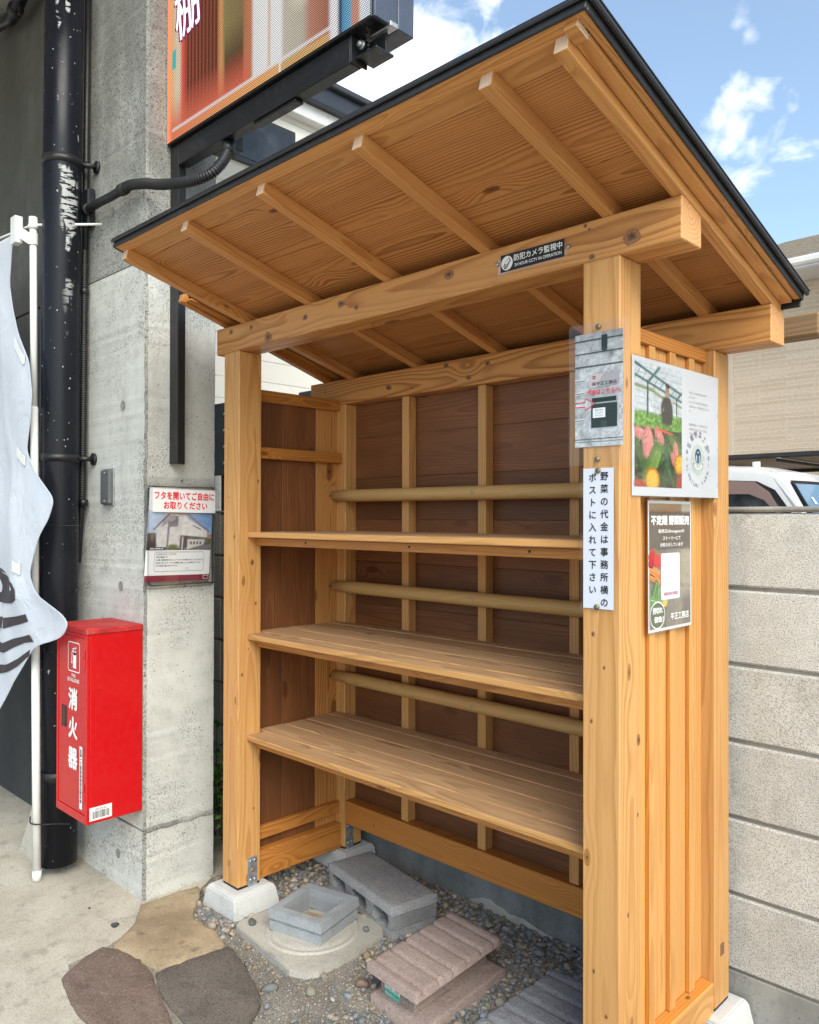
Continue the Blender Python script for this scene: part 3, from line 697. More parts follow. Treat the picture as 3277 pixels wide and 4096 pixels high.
# ------------------------------------------------------------------ THE STALL
W, D, p = 1.745, .645, .105
ZB0, ZB1, ZK0, ZK1 = 2.085, 2.189, 1.933, 2.041
st = thing('vegetable_stall', 'open wooden vegetable stall with three shelves under a sloping roof', 'stall', (W/2, D/2, 0))
YB = .545                                  # front face of the back posts
for x0, y0, y1, zt in ((0, 0, p, ZB0), (W-p, 0, p, ZB0), (0, YB, YB+.1, ZK0), (W-p, YB, YB+.1, ZK0)):
    wood('post', (x0, y0, .004), (x0+p, y1, zt), 'z', W_POST, st, ch=.003)
    box('base_pad', (x0+.002, y0+.002, -.004), (x0+p-.002, y1-.002, .004), BLACK_RUBBER, st, .001)
wood('front_beam', (-.055, 0, ZB0+.0006), (1.904, .104, ZB1), 'x', W_BEAM, st, ch=.003)
wood('back_beam', (-.134, YB-.002, ZK0+.0006), (1.907, YB+.098, ZK1), 'x', W_BEAM, st, ch=.003)
# roof frame: local y runs down the slope, local z is normal to it
th = math.atan(.27215); ct = math.cos(th)
def slope(x=0): return Matrix.Translation((x, 0, ZB1+.0008)) @ Matrix.Rotation(-th, 4, 'X')
S0 = slope()
def sy(y): return y/ct
RH = .0386
for x0 in (.113, .506, .905, 1.301, 1.693): wood('rafter', (x0, sy(-.484), 0), (x0+.033, sy(.606), RH), 'y', W_RAFT, st, S0, .0015)
wood('barge_rafter', (1.877, sy(-.484), 0), (1.909, sy(.606), RH), 'y', W_RAFT, st, S0, .0015)
SH = S0 @ Matrix(((1, 0, 0, 0), (0, 1, 0, 0), (0, -.034, 1, .0205), (0, 0, 0, 1)))
wood('barge_rafter', (-.045, sy(-.185), -.002), (-.015, sy(.606), .030), 'y', W_RAIL, st, SH, .0015)
wood('edge_strip', (-.0145, sy(-.17), .030), (.022, sy(.606), RH-.0004), 'y', W_RAIL, st, S0, .001)
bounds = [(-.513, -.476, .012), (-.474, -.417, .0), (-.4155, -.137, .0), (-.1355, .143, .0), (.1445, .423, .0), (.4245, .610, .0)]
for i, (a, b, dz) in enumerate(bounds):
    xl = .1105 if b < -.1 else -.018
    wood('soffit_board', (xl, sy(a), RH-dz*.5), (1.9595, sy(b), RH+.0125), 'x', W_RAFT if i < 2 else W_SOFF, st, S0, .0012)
wood('edge_strip', (1.9105, sy(-.462), .022), (1.9395, sy(.60), RH-.0004), 'y', W_RAFT, st, S0, .001)
wood('edge_strip', (1.9425, sy(-.513), .032), (1.9592, sy(.605), RH-.0062), 'y', W_RAFT, st, S0, .0005)
wood('nose_block', (1.9105, sy(-.505), .018), (1.9395, sy(-.464), RH-.0066), 'x', W_RAFT, st, S0, .001)
# dark sheet-metal roof: sheet with standing seams, eave trim, verge trims
mb = MB(); mb.box((.098, sy(-.527), .0585), (1.979, sy(.622), .062), .001, Mx=S0); mb.box((-.056, sy(-.165), .0585), (.0975, sy(.622), .062), .001, Mx=S0)
mb.build('roof_sheet', ROOF_METAL, st)
for k in range(6): box('standing_seam', (.25+.3*k, sy(-.40), .0623), (.258+.3*k, sy(.60), .080), ROOF_METAL, st, .001, S0)
mb = MB()
mb.box((.104, sy(-.5205), .030), (1.966, sy(-.5135), .0582), .002, Mx=S0)
mb.box((.098, sy(-.529), .046), (1.978, sy(-.521), .0582), .003, Mx=S0)
mb.build('eave_trim', ROOF_METAL, st)
mb = MB(); mb.box((1.960, sy(-.513), .030), (1.966, sy(.615), .0582), .002, Mx=S0); mb.box((1.9665, sy(-.5205), .046), (1.978, sy(.622), .0582), .003, Mx=S0)
mb.build('verge_trim', ROOF_METAL, st)
mb = MB(); mb.box((.104, sy(-.513), .030), (.1098, sy(-.17), .0582), .002, Mx=S0); mb.build('verge_trim', ROOF_METAL, st)
mb = MB(); mb.box((-.055, sy(-.165), .034), (-.0505, sy(.62), .0582), .001, Mx=S0); mb.box((-.0500, sy(-.165), RH+.0128), (.1095, sy(.60), .0580), .001, Mx=S0); mb.build('verge_trim', ROOF_METAL, st)
mb = MB(); mb.box((-.04, sy(.612), .012), (1.9595, sy(.618), .0582), .002, Mx=S0); mb.build('eave_trim', ROOF_METAL, st)
# back wall: dark stained horizontal planks behind slim studs
zs = [.150, .335, .520, .705, .885, 1.065, 1.250, 1.430, 1.610, 1.785, 1.9325]
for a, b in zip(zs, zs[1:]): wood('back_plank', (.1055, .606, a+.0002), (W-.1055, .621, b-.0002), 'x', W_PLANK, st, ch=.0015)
for x0 in (.437, .837, 1.237): wood('stud', (x0, .560, .2085), (x0+.038, .6055, ZK0-.0005), 'z', W_POST, st)
wood('back_sill', (.1055, .5465, .108), (W-.1055, .606, .208), 'x', W_RAIL, st, ch=.003)
# side walls
sides = [(0.105, .2475), (.2485, .4245), (.4255, .5445)]
for i, (a, b) in enumerate(sides):
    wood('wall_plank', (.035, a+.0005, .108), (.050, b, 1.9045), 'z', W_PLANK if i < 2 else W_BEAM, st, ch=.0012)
for i, (a, b) in enumerate(((.106, .20), (.2005, .32), (.3205, .44), (.4405, .5445))):
    wood('wall_plank', (W-.055, a, .0855), (W-.040, b-.0005, 1.8975), 'z', W_PANEL, st, ch=.0012)
for y0 in (.203, .32, .439):
    wood('batten', (W-.0395, y0, .0845), (W-.0275, y0+.033, 1.8975), 'z', W_PANEL, st, ch=.0012)
wood('top_rail', (.050, .1055, 1.904), (.072, YB-.0005, 1.951), 'y', W_RAIL, st)
wood('top_rail', (W-.072, .1055, 1.898), (W-.026, YB-.0005, 1.935), 'y', W_RAIL, st)
wood('side_rail', (.0505, .1055, 1.674), (.090, YB+.010, 1.719), 'y', W_RAIL, st) if False else wood('side_rail', (.0505, .1055, 1.674), (.085, YB-.0005, 1.719), 'y', W_RAIL, st)
wood('side_rail', (.0505, .1055, .149), (.074, YB-.0005, .199), 'y', W_RAIL, st)
wood('side_sill', (.015, .1055, -.002), (.085, YB-.0005, .1075), 'y', W_RAIL, st, ch=.003)
wood('side_sill', (W-.075, .1055, -.012), (W-.0025, YB-.0005, .083), 'y', W_PANEL, st, ch=.003)
# shelves of five boards, carried by an apron, end battens and cross pieces
seams = [(.040, .122), (.127, .250), (.255, .367), (.372, .488), (.493, .554)]
for zt in (1.380, .983, .588):
    for i, (a, b) in enumerate(seams):
        xl = p+.0006 if i == 0 else .0515+random.uniform(0, .006)
        xr = W-p-.0006 if i == 0 else W-.0565-random.uniform(0, .006)
        dz = random.uniform(-.0012, .0012)
        if a < .127+.001 and i == 1: xl, xr = xl, xr
        wood('shelf_board', (xl, a, zt-.021+dz), (xr, b, zt+dz), 'x', W_SHELF, st, ch=.003)
    wood('shelf_apron', (p+.0006, .078, zt-.052), (W-p-.0006, .1, zt-.0228), 'x', W_RAIL, st)
    wood('shelf_bearer', (.0505, .1056, zt-.056), (.088, YB-.0005, zt-.0228), 'y', W_RAIL, st)
    wood('shelf_bearer', (W-.092, .1056, zt-.056), (W-.0556, YB-.0005, zt-.0228), 'y', W_RAIL, st)
    for x0 in (.55, 1.1): wood('shelf_bearer', (x0, .1006, zt-.05), (x0+.04, .553, zt-.0228), 'y', W_RAIL, st)
# round leaning rails in front of the studs
for zc in (1.532, 1.139, .748):
    pts = [(.022, .531, zc)]+[(.022+(W-.085)*i/10, .531, zc-.003*i/10) for i in range(1, 11)]
    V, F = tube(pts, [.022]+[.0265]*9+[.0262], 20); g = [((v.x+zc*7), (v.y-.531)+.012, (v.z-zc)+.01) for v in V]
    o = mk('round_rail', V, F, W_POLE, st, True, gr=g)
    otube('screw', [(.05, .531-.0275, zc), (.05, .531-.024, zc)], .0045, BLACK_METAL, o, 8); otube('screw', [(.856, .531-.0275, zc), (.856, .531-.024, zc)], .0045, ZINC, o, 8)
# galvanised post straps with bolts
def strap(x, y0, y1, z0, z1):
    b = box('post_strap', (x, y0, z0), (x+.0035, y1, z1), ZINC, st, .001)
    for y_, z_ in ((y0+.012, z1-.014), (y1-.012, z1-.014), (y0+.012, z0+.040), (y1-.012, z0+.040)):
        otube('bolt', [(x+.003, y_, z_), (x+.0075, y_, z_)], .0062, ZINC, b, 10)
    otube('bolt_hole', [(x+.003, (y0+y1)/2, (z0+z1)/2+.012), (x+.0038, (y0+y1)/2, (z0+z1)/2+.012)], .008, plain((.33, .16, .06)), b, 12)
strap(.1056, .045, .088, -.018, .109); strap(.1056, .552, .594, -.018, .1075)
# screws along the shelf fronts
for x in (.42, .95, 1.42):
    otube('screw', [(x, .0772, 1.345), (x, .0785, 1.345)], .0045, BLACK_METAL, st, 8)
# square wooden pegs in the back right post and front left post
box('peg', (W-.001, .583, .145), (W+.0015, .607, .180), plain((.20, .10, .045), .6), st, .0005)
box('peg', (.036, -.0015, .075), (.06, .001, .10), plain((.42, .20, .07), .6), st, .0005)

# knots that show on the timber faces
KNOTS = [('y', (0.293, 2.108), .02), ('y', (0.184, 2.161), .009), ('y', (0.05, 2.164), .011), ('y', (0.514, 2.142), .012), ('y', (0.706, 2.155), .016), ('y', (0.781, 2.13), .01), ('y', (1.778, 2.121), .021), ('y', (1.187, 2.153), .016), ('y', (1.668, 2.096), .008), ('y', (1.648, 2.179), .005), ('y', (1.66, 2.167), .004),
         ('y', (1.67, 1.149), .006), ('y', (1.702, 1.068), .004), ('y', (1.666, .93), .005), ('y', (1.673, .308), .005), ('y', (1.708, .209), .005), ('y', (.076, 1.363), .007), ('y', (.034, 1.517), .0035), ('y', (.032, 1.786), .0035),
         ('x', (.063, 1.262), .010), ('x', (.018, 1.182), .004), ('x', (.08, 1.099), .006), ('x', (.046, .923), .0035), ('x', (.017, .828), .006), ('x', (.089, 1.581), .006), ('x', (.073, .297), .005),
         ('X', (.04, .457), .006), ('X', (.092, .88), .012), ('X', (.089, .692), .005),
         ('k', (.695, 2.023), .012), ('k', (.896, 2.006), .011), ('k', (.806, 1.965), .011), ('k', (.375, 1.974), .014), ('k', (.509, 1.957), .007), ('k', (-.029, 1.999), .006), ('s', (.29, .149), .006), ('z', (1.722, .419), .009)]
KMAT, kt, kp = newmat('knot_wood'); ka = N(kt, 'ShaderNodeAttribute', attribute_name='col')
kn_ = noise(kt, objvec(kt), 220, 3, .6)
kt.links.new(mixc(kt, M(kt, 'MULTIPLY', smooth(kt, kn_, .4, .7), .5), ka.outputs['Color'], (.05, .022, .010)), kp.inputs['Base Color']); kp.inputs['Roughness'].default_value = .5
rgk = random.Random(2)
for ax, (a, b), r_ in KNOTS:
    horiz = ax in 'yks' and r_ > 0 and not (a > 1.64 and b < 2) and not (a < .11 and b < 2)
    ra, rb = (r_*1.25, r_*.9) if horiz else (r_*.8, r_*1.25)
    V = []; C = []; F = []; n = 16; ph_ = rgk.uniform(0, 9)
    for q_, col_ in ((1.0, (.46, .215, .065)), (.84, (.24, .10, .032)), (.70, (.36, .17, .07)), (.48, (.24, .105, .045)), (.25, (.13, .055, .024)), (.0, (.04, .018, .010))):
        for i in range(n):
            t_ = 2*math.pi*i/n; w_ = q_*(1+.38*mn.noise(Vector((math.cos(t_)*1.2, math.sin(t_)*1.2, ph_))))
            u_, v_ = a+ra*w_*math.cos(t_), b+rb*w_*math.sin(t_); h_ = .0009*(1-q_*.9)
            V.append({'y': (u_, -h_-.0002, v_), 'k': (u_, YB-.0022-h_, v_), 's': (u_, .5463-h_, v_), 'x': (p+.0002+h_, u_, v_), 'X': (W+.0002+h_, u_, v_), 'z': (u_, v_, .0832+h_)}[ax]); C.append(col_)
    fl_ = ax in 'yks'
    for j in range(5):
        for i in range(n):
            f = [j*n+i, j*n+(i+1) % n, (j+1)*n+(i+1) % n, (j+1)*n+i]; F.append(f if ax != 'z' else f)
    mk('knot', V, F, KMAT, st, True, cols=C)

# ------------------------------------------------------------------ footings
foots = {'footing below the front left post, beside the square frame': (.0525, .0525), 'footing below the front right post, nearest the street': (W-.0525, .0525),
         'footing in the back left corner behind the hollow block': (.0525, .597), 'footing below the back right post at the block wall': (W-.0525, .597)}
def footing(x, y, lab):
    V = []; F = []
    ys = .092 if y > .5 else .112
    for hx, hy, z_ in ((.128, min(.128, ys+.0), -.14), (.097, min(.097, ys-.004), -.016), (.084, min(.084, ys-.012), -.0045)):
        V += [(x-hx, y-hy, z_), (x+hx, y-hy, z_), (x+hx, y+hy, z_), (x-hx, y+hy, z_)]
    for j in range(2):
        for i in range(4): F.append([j*4+i, j*4+(i+1) % 4, j*4+4+(i+1) % 4, j*4+4+i])
    F += [[3, 2, 1, 0], [8, 9, 10, 11]]
    bm = bmesh.new(); vs = [bm.verts.new(v) for v in V]; [bm.faces.new([vs[i] for i in f]) for f in F]
    bmesh.ops.bevel(bm, geom=list(bm.edges), offset=.004, segments=2, affect='EDGES')
    V = [v.co.copy() for v in bm.verts]; bm.verts.index_update(); F = [[v.index for v in f.verts] for f in bm.faces]; bm.free()
    tag(mk('concrete_footing', V, F, FOOT), 'pale tapered concrete '+lab, 'footing', 'concrete footings of the stall posts')
for k, (x, y) in foots.items(): footing(x, y, k)

# ------------------------------------------------------------------ loose blocks and frame on the ground
# octagonal manhole pad with a round lid rim
pad = thing('concrete_pad', 'low concrete inspection pad with a round rim under the square frame', 'pad', (.43, .1, -.09))
P_ = [(.205, -.06), (.225, -.085), (.60, -.128), (.655, -.10), (.672, -.06), (.66, .245), (.60, .30), (.26, .27), (.21, .23)]
mb = MB(); mb.prism(P_, -.12, -.0645); mb.prism([(.43+(x-.43)*.985, .1+(y-.1)*.985) for x, y in P_], -.0643, -.0615)
mb.build('slab', PAD, pad)
V = []; F = []; n = 48
for r_, z_ in ((.172, -.0612), (.168, -.0565), (.158, -.0555), (.152, -.0585), (.146, -.0585), (.140, -.055), (.13, -.054)):
    for i in range(n):
        a = 2*math.pi*i/n; V.append((.45+r_*math.cos(a), .09+r_*math.sin(a), z_))
for j in range(6):
    for i in range(n): F.append([j*n+i, j*n+(i+1) % n, (j+1)*n+(i+1) % n, (j+1)*n+i])
F.append(list(range(6*n, 7*n))); mk('round_rim', V, F, PAD, pad, True)
# square frame, two tiers with a groove between
sq = thing('square_frame', 'hollow square grey concrete frame standing on the round inspection pad', 'concrete frame', (.43, .114, -.055))
A_ = math.atan2(.048, .246); RZ = Matrix.Translation((.431, .1145, 0)) @ Matrix.Rotation(R(14), 4, 'Z')
def sqring(h0, h1, z0, z1, h2=None):
    V = []; F = []
    for h, z_ in ((h0, z0), (h2 or h0, z1), (h1, z1), (h1, z0)):
        V += [RZ @ Vector((sx_*h, sy_*h, z_)) for sx_, sy_ in ((-1, -1), (1, -1), (1, 1), (-1, 1))]
    for j in range(4):
        for i in range(4): F.append([j*4+i, j*4+(i+1) % 4, ((j+1) % 4)*4+(i+1) % 4, ((j+1) % 4)*4+i])
    return V, F
for nm, a in (('lower_tier', (.115, .086, -.053, -.022)), ('neck', (.110, .085, -.0222, -.011)), ('upper_tier', (.1185, .084, -.0112, .022, .1165))):
    V, F = sqring(*a); mk(nm, V, F, SQ, sq)
mb = MB(); mb.box((-.07, -.06, -.0535), (.05, .05, -.044), .004, Mx=RZ); mb.box((.0, -.05, -.0435), (.06, .0, -.036), .003, Mx=RZ)
mb.build('rubble', FLAG_TAN, sq)

def jit(V, amt, sc=40): return [Vector(v)+Vector((mn.noise(Vector(v)*sc), mn.noise(Vector(v)*sc+Vector((9, 0, 0))), mn.noise(Vector(v)*sc+Vector((0, 9, 0)))))*amt for v in V]
# hollow block lying on its face: top shell, bottom shell, webs with rounded cores between
hb = thing('hollow_block', 'grey three-core concrete block lying flat below the back sill', 'concrete block', (.47, .41, -.085))
HM = Matrix(((.982, .186, 0, .4765), (-.188, .982, 0, .410), (0, 0, 1, 0), (0, 0, 0, 1)))
def slab_grid(x0, x1, y0, y1, zt, zb, ridges=None, nx=40, ny=22, noise_=.0016, MX=None, along='y', edge=.006):
    V = []; F = []
    def h(x, y):
        u = (x-x0)/(x1-x0) if along == 'x' else (y-y0)/(y1-y0)
        z_ = 0
        if ridges:
            q = (u*ridges) % 1.0; z_ = -.009*max(0, 1-abs(q-.5)/.16) if ridges else 0
            if ridges < 0: z_ = 0
        e = min(x-x0, x1-x, y-y0, y1-y)
        if e < edge: z_ -= edge*(1-math.sqrt(max(0, 1-(1-e/edge)**2)))*.7
        return z_+noise_*(mn.noise(Vector((x*70, y*70, zt)))+.8*mn.noise(Vector((x*160, y*160, zt))))
    for j in range(ny+1):
        for i in range(nx+1):
            x = x0+(x1-x0)*i/nx; y = y0+(y1-y0)*j/ny
            V.append(Vector((x+noise_*mn.noise(Vector((x*50, y*50, 3))), y+noise_*mn.noise(Vector((x*50, y*50, 7))), zt+h(x, y))))
    for j in range(ny):
        for i in range(nx):
            a = j*(nx+1)+i; F.append([a, a+1, a+nx+2, a+nx+1])
    rim = [i for i in range(nx+1)]+[j*(nx+1)+nx for j in range(1, ny+1)]+[ny*(nx+1)+i for i in range(nx-1, -1, -1)]+[j*(nx+1) for j in range(ny-1, 0, -1)]
    b0 = len(V)
    for i in rim: V.append(Vector((V[i].x, V[i].y, zb)))
    m_ = len(rim)
    for k in range(m_): F.append([rim[k], b0+k, b0+(k+1) % m_, rim[(k+1) % m_]])
    F.append([b0+k for k in range(m_)])
    if MX is not None: V = [MX @ v for v in V]
    return V, F
def hollow_faces(mb, x0, x1, y0, y1, zb, zt, cores, MX):
    """body with tunnel cores running through y; each core has arched ends"""
    xs = []
    w = (x1-x0)/cores
    n = 8
    for c in range(cores):
        a, b = x0+w*c+.022, x0+w*(c+1)-.022; zc = (zb+zt)/2; hz = (zt-zb)/2
        xs.append((a, b))
        # arch fillers in the corners of the core
        for s_ in (-1, 1):
            for e_ in (0, 1):
                xc = a if e_ == 0 else b; dx = 1 if e_ == 0 else -1; rr = hz*.95
                poly = [(xc, s_*hz)]+[(xc+dx*(rr-rr*math.cos(t_)), s_*(hz-rr+rr*math.sin(t_)) ) for t_ in [math.pi/2*k/n for k in range(n+1)][::-1]]
                V = [MX @ Vector((px, yy, zc+pz)) for yy in (y0, y1) for px, pz in poly]; m_ = len(poly)
                F = [list(range(m_)), list(range(m_, 2*m_))[::-1]]+[[k, m_+k, m_+(k+1) % m_, (k+1) % m_] for k in range(m_)]
                mb.add(V, F)
    ed = [x0]+[v for ab in xs for v in ab]+[x1]
    for k in range(0, len(ed), 2): mb.box((ed[k], y0, zb), (ed[k+1], y1, zt), .001, Mx=MX)
V, F = slab_grid(-.235, .235, -.104, .104, .036, .004, MX=HM); mk('top_shell', V, F, GREYBLOCK, hb, True)
V, F = slab_grid(-.231, .231, -.101, .102, -.050, -.10, MX=HM); mk('bottom_shell', V, F, GREYBLOCK, hb, True)
mb = MB(); hollow_faces(mb, -.229, .229, -.1015, .1005, -.050, .0035, 3, HM); mb.build('webs', GREYBLOCK, hb)
# pinkish ridged block lying on its face
pb = thing('ridged_block', 'pinkish ridged concrete block lying flat with a sticker on its end', 'concrete block', (.98, .18, -.09))
PM = Matrix(((.985, -.065, 0, .976), (-.085, .998, 0, .176), (0, 0, 1, 0), (0, 0, 0, 1)))
V, F = slab_grid(-.121, .121, -.218, .218, .034, .006, ridges=6, ny=72, nx=30, MX=PM, noise_=.0013); mk('ridged_shell', V, F, PINKBLOCK, pb, True)
PB2 = PM @ Matrix.Translation((.035, .0, 0))
V, F = slab_grid(-.132, .121, -.222, .214, -.052, -.098, MX=PB2); mk('bottom_shell', V, F, PINKBLOCK, pb, True)
mb = MB(); mb.box((-.085, -.185, -.054), (.085, .185, .008), .004, Mx=PM); mb.build('webs', PINKBLOCK, pb)
lab = Sheet(PM @ Vector((-.060, -.1875, -.004)), PM.to_3x3() @ Vector((.075, 0, -.000)), (0, 0, -.05), PM.to_3x3() @ Vector((0, -1, 0)))
sk = lab.card('sticker', 0, 0, 1, 1, plain((.7, .72, .7), .5), pb); lab.rect(0, .62, 1, 1, (.03, .34, .22)); lab.rect(.03, .55, .97, .60, (.05, .4, .28))
lab.text('ハッピータロ', .1, .12, .9, .5, (.03, .03, .03)); lab.text('株式会社ブロック', .06, .7, .94, .92, (.75, .8, .78)); lab.build(sk)
# dark grey ridged block, half behind the near post
gb = thing('ridged_block', 'dark grey ridged concrete block partly hidden by the right post', 'concrete block', (1.43, .14, -.09))
GM = Matrix.Translation((1.425, .14, 0)) @ Matrix.Rotation(R(-1.5), 4, 'Z')
V, F = slab_grid(-.122, .122, -.225, .225, .026, -.010, ridges=6, ny=72, nx=30, MX=GM, noise_=.002); mk('ridged_shell', V, F, DARKBLOCK, gb, True)
V, F = slab_grid(-.122, .122, -.225, .225, -.06, -.11, MX=GM); mk('bottom_shell', V, F, DARKBLOCK, gb, True)
mb = MB(); mb.box((-.10, -.2, -.062), (.10, .2, -.008), .004, Mx=GM); mb.build('webs', DARKBLOCK, gb)

# ------------------------------------------------------------------ gravel (one mass) and a few loose stones
bm = bmesh.new(); bmesh.ops.create_icosphere(bm, subdivisions=1, radius=1); ICO0 = [v.co.copy() for v in bm.verts]; ICF0 = [[v.index for v in f.verts] for f in bm.faces]; bm.free()
bm = bmesh.new(); bmesh.ops.create_icosphere(bm, subdivisions=2, radius=1); ICO1 = [v.co.copy() for v in bm.verts]; ICF1 = [[v.index for v in f.verts] for f in bm.faces]; bm.free()
PCOL = [(.40, .34, .25), (.48, .41, .31), (.33, .295, .235), (.28, .27, .245), (.235, .24, .235), (.20, .21, .22), (.55, .47, .36), (.38, .275, .19), (.42, .41, .385), (.27, .295, .33)]
def blocked(x, y, r):
    if inpoly(x, y, P_) : return True
    if any(inpoly(x, y, f[3]) for f in FLAGS): return True
    if inpoly(x, y, ap): return True
    for MX, hx, hy in ((HM, .235, .11), (PM, .128, .225), (GM, .122, .225)):
        q = MX.inverted() @ Vector((x, y, 0))
        if abs(q.x) < hx and abs(q.y) < hy: return True
    for fx, fy in foots.values():
        if abs(x-fx) < .125 and abs(y-fy) < .118: return True
    return y > YW-.004 or x < -.2
def pebble(V, F, C, x, y, z_, r, rng, ico, icf, cols):
    ax = Vector((rng.uniform(.75, 1.25), rng.uniform(.6, 1.0), rng.uniform(.45, .75)))*r
    rot = Matrix.Rotation(rng.uniform(0, 6.28), 3, 'Z') @ Matrix.Rotation(rng.uniform(-.5, .5), 3, 'X')
    o = len(V); c = rng.choice(cols); k = rng.uniform(.7, 1.12); c = tuple(a*k for a in c); sd_ = rng.uniform(0, 99)
    for v in ico:
        q = v*(1+.38*mn.noise(v*1.3+Vector((sd_, 0, 0)))+.20*mn.noise(v*2.6+Vector((0, sd_, 0))))
        V.append(rot @ Vector((q.x*ax.x, q.y*ax.y, q.z*ax.z))+Vector((x, y, z_))); C.append(c)
    F += [[i+o for i in f] for f in icf]
rng = random.Random(11); V, F, C = [], [], []
n = 0
while n < 7600:
    x, y = rng.uniform(-.2, 2.0), rng.uniform(-.75, YW)
    # dense by the wall, the footing and the right; thin on the worn soil in front
    dens = max(smoothd if False else 0, 0)
    near = min(1, max(0, (y-.02)/.25)); right = min(1, max(0, (x-.78)/.2)); leftf = 1 if (x < .24 and y < .05) else 0
    dens = max(near, right, leftf*.95, .045)
    if rng.random() > dens or blocked(x, y, 0): continue
    r = rng.choice((.006, .007, .008, .009, .010, .011, .012, .015))*rng.uniform(.8, 1.2)
    cols = PCOL if x < .75 else PCOL[2:6]+PCOL[2:6]+[PCOL[9], PCOL[8], PCOL[1]]
    pebble(V, F, C, x, y, soil_z(x, y)+r*rng.uniform(.1, .75), r, rng, ICO1 if r > .0085 else ICO0, ICF1 if r > .0085 else ICF0, cols); n += 1
n = 0
while n < 15000:
    x, y = rng.uniform(.1, 1.7), rng.uniform(-.6, .5)
    if blocked(x, y, 0): continue
    r = rng.uniform(.0016, .0044); pebble(V, F, C, x, y, soil_z(x, y)+r*.4, r, rng, ICO0, ICF0, PCOL[2:]); n += 1
mk('gravel', V, F, PEB, None, True, cols=C, kind='stuff')
def stone(x, y, z_, r, col, lab_, grp=None, seed=1):
    V, F, C = [], [], []; pebble(V, F, C, x, y, z_+r*.45, r, random.Random(seed), ICO1, ICF1, [col])
    tag(mk('pebble', V, F, PEB, None, True, cols=C), lab_, 'pebble', grp)
stone(-.10, -.395, -.0715, .016, (.05, .055, .06), 'small black stone lying alone on the pale concrete', None, 4)
stone(-.30, -.40, -.0715, .006, (.12, .08, .05), 'tiny brown crumb of stone on the pale concrete', None, 7)
stone(.262, -.04, -.0615, .017, (.10, .105, .105), 'dark stone on the left edge of the inspection pad', None, 8)
stone(.595, .225, -.0615, .015, (.17, .175, .17), 'grey stone on the right edge of the inspection pad', None, 9)
stone(.815, .005, -.085, .024, (.30, .20, .15), 'pinkish stone against the front of the pinkish ridged block', None, 12)
stone(.70, .13, -.085, .020, (.34, .26, .15), 'ochre stone between the inspection pad and the pinkish block', None, 14)
stone(.62, -.22, -.085, .023, (.24, .25, .235), 'flat grey stone on the soil beside the dark paving stone', None, 15)
stone(.73, -.14, -.085, .023, (.34, .31, .25), 'pale rounded stone on the bare soil before the pad', None, 16)

# ------------------------------------------------------------------ downpipe, conduits
dp = thing('downpipe', 'thick black downpipe with scraped white patches in front of the pillar', 'downpipe', (-.72, -.35, -.07))
otube('pipe', [(-.722, -.35, -.03), (-.727, -.35, 1.0), (-.722, -.35, 2.2), (-.706, -.35, 3.0), (-.685, -.35, 4.04)], .078, PIPE, dp, 40)
for z_ in (.345, 1.688, 2.948):
    x0 = -.725 if z_ < 2.5 else -.707
    if z_ < 1: otube('joint_collar', [(x0, -.35, z_-.02), (x0, -.35, z_+.02)], .0815, BLACK_RUBBER, dp, 40); continue
    c = otube('pipe_clamp', [(x0, -.35, z_-.016), (x0, -.35, z_+.016)], .0825, BLACK_METAL, dp, 40)
    box('clamp_ear', (x0-.10, -.357, z_-.022), (x0-.079, -.343, z_+.022), BLACK_METAL, c, .002)
    b = otube('clamp_arm', [(x0+.05, -.29, z_), (x0+.062, -.262, z_), (x0+.068, YC-.003, z_)], .011, BLACK_METAL, c, 8)
    otube('wall_flange', [(x0+.068, YC-.009, z_), (x0+.068, YC-.0004, z_)], .026, BLACK_METAL, c, 20)
    for dy in (.0, .018): otube('bolt', [(x0+.050+dy*.4, -.29+dy, z_-.012), (x0+.050+dy*.4, -.29+dy, z_+.014)], .006, BLACK_METAL, c, 8)
# tie wires round pole and pipe
t = otube('tie_wire', spline([(-.80, -.435, .16), (-.69, -.472, .171), (-.62, -.44, .178), (-.60, -.40, .175), (-.52, -.38, .19)], 6), .003, BLACK_RUBBER, None, 6)
tag(t, 'thin black wire tying the white banner pole low on the downpipe', 'wire')
t = otube('tie_wire', spline([(-.80, -.39, 1.41), (-.72, -.432, 1.408), (-.64, -.40, 1.403), (-.60, -.30, 1.40)], 6), .0018, BLACK_RUBBER, None, 6)
tag(t, 'hair-thin wire round the downpipe beside the banner cloth', 'wire')
def ribbed(name, pts, r, parent, n=14, pitch=.010):
    P2 = spline(pts, 40); L_ = 0; rr = [r]; last = P2[0]; keep = [P2[0]]; acc = 0; step = pitch/4
    for q in P2[1:]:
        d = (q-last).length
        while acc+d >= step and d > 0:
            k = (step-acc)/d; last = last.lerp(q, k); keep.append(last.copy()); d = (q-last).length; acc = 0
        acc += d; last = q
    rad = [r*(1.0 if (i % 4) in (0, 1) else .88) for i in range(len(keep))]
    V, F = tube(keep, rad, n); return mk(name, V, F, BLACK_RUBBER, parent, True)
vc = thing('vertical_conduit', 'black ribbed conduit running down behind the thick downpipe', 'conduit', (-.71, -.25, 1.2))
ribbed('ribbed_hose', [(-.704, -.253, 2.60), (-.703, -.255, 2.447), (-.708, -.255, 2.034), (-.713, -.255, 1.621), (-.725, -.253, 1.47)], .0155, vc, 10)
otube('straight_tube', [(-.695, -.245, 4.04), (-.704, -.25, 2.86), (-.705, -.252, 2.59)], .014, BLACK_RUBBER, vc, 10)
otube('lower_hose', spline([(-.725, -.253, 1.48), (-.745, -.25, 1.38), (-.78, -.243, 1.24)], 6), .012, BLACK_RUBBER, vc, 10)
for z_ in (2.42, 1.50): otube('conduit_clip', [(-.705, -.254, z_-.013), (-.705, -.254, z_+.013)], .0195, BLACK_METAL, vc, 12)
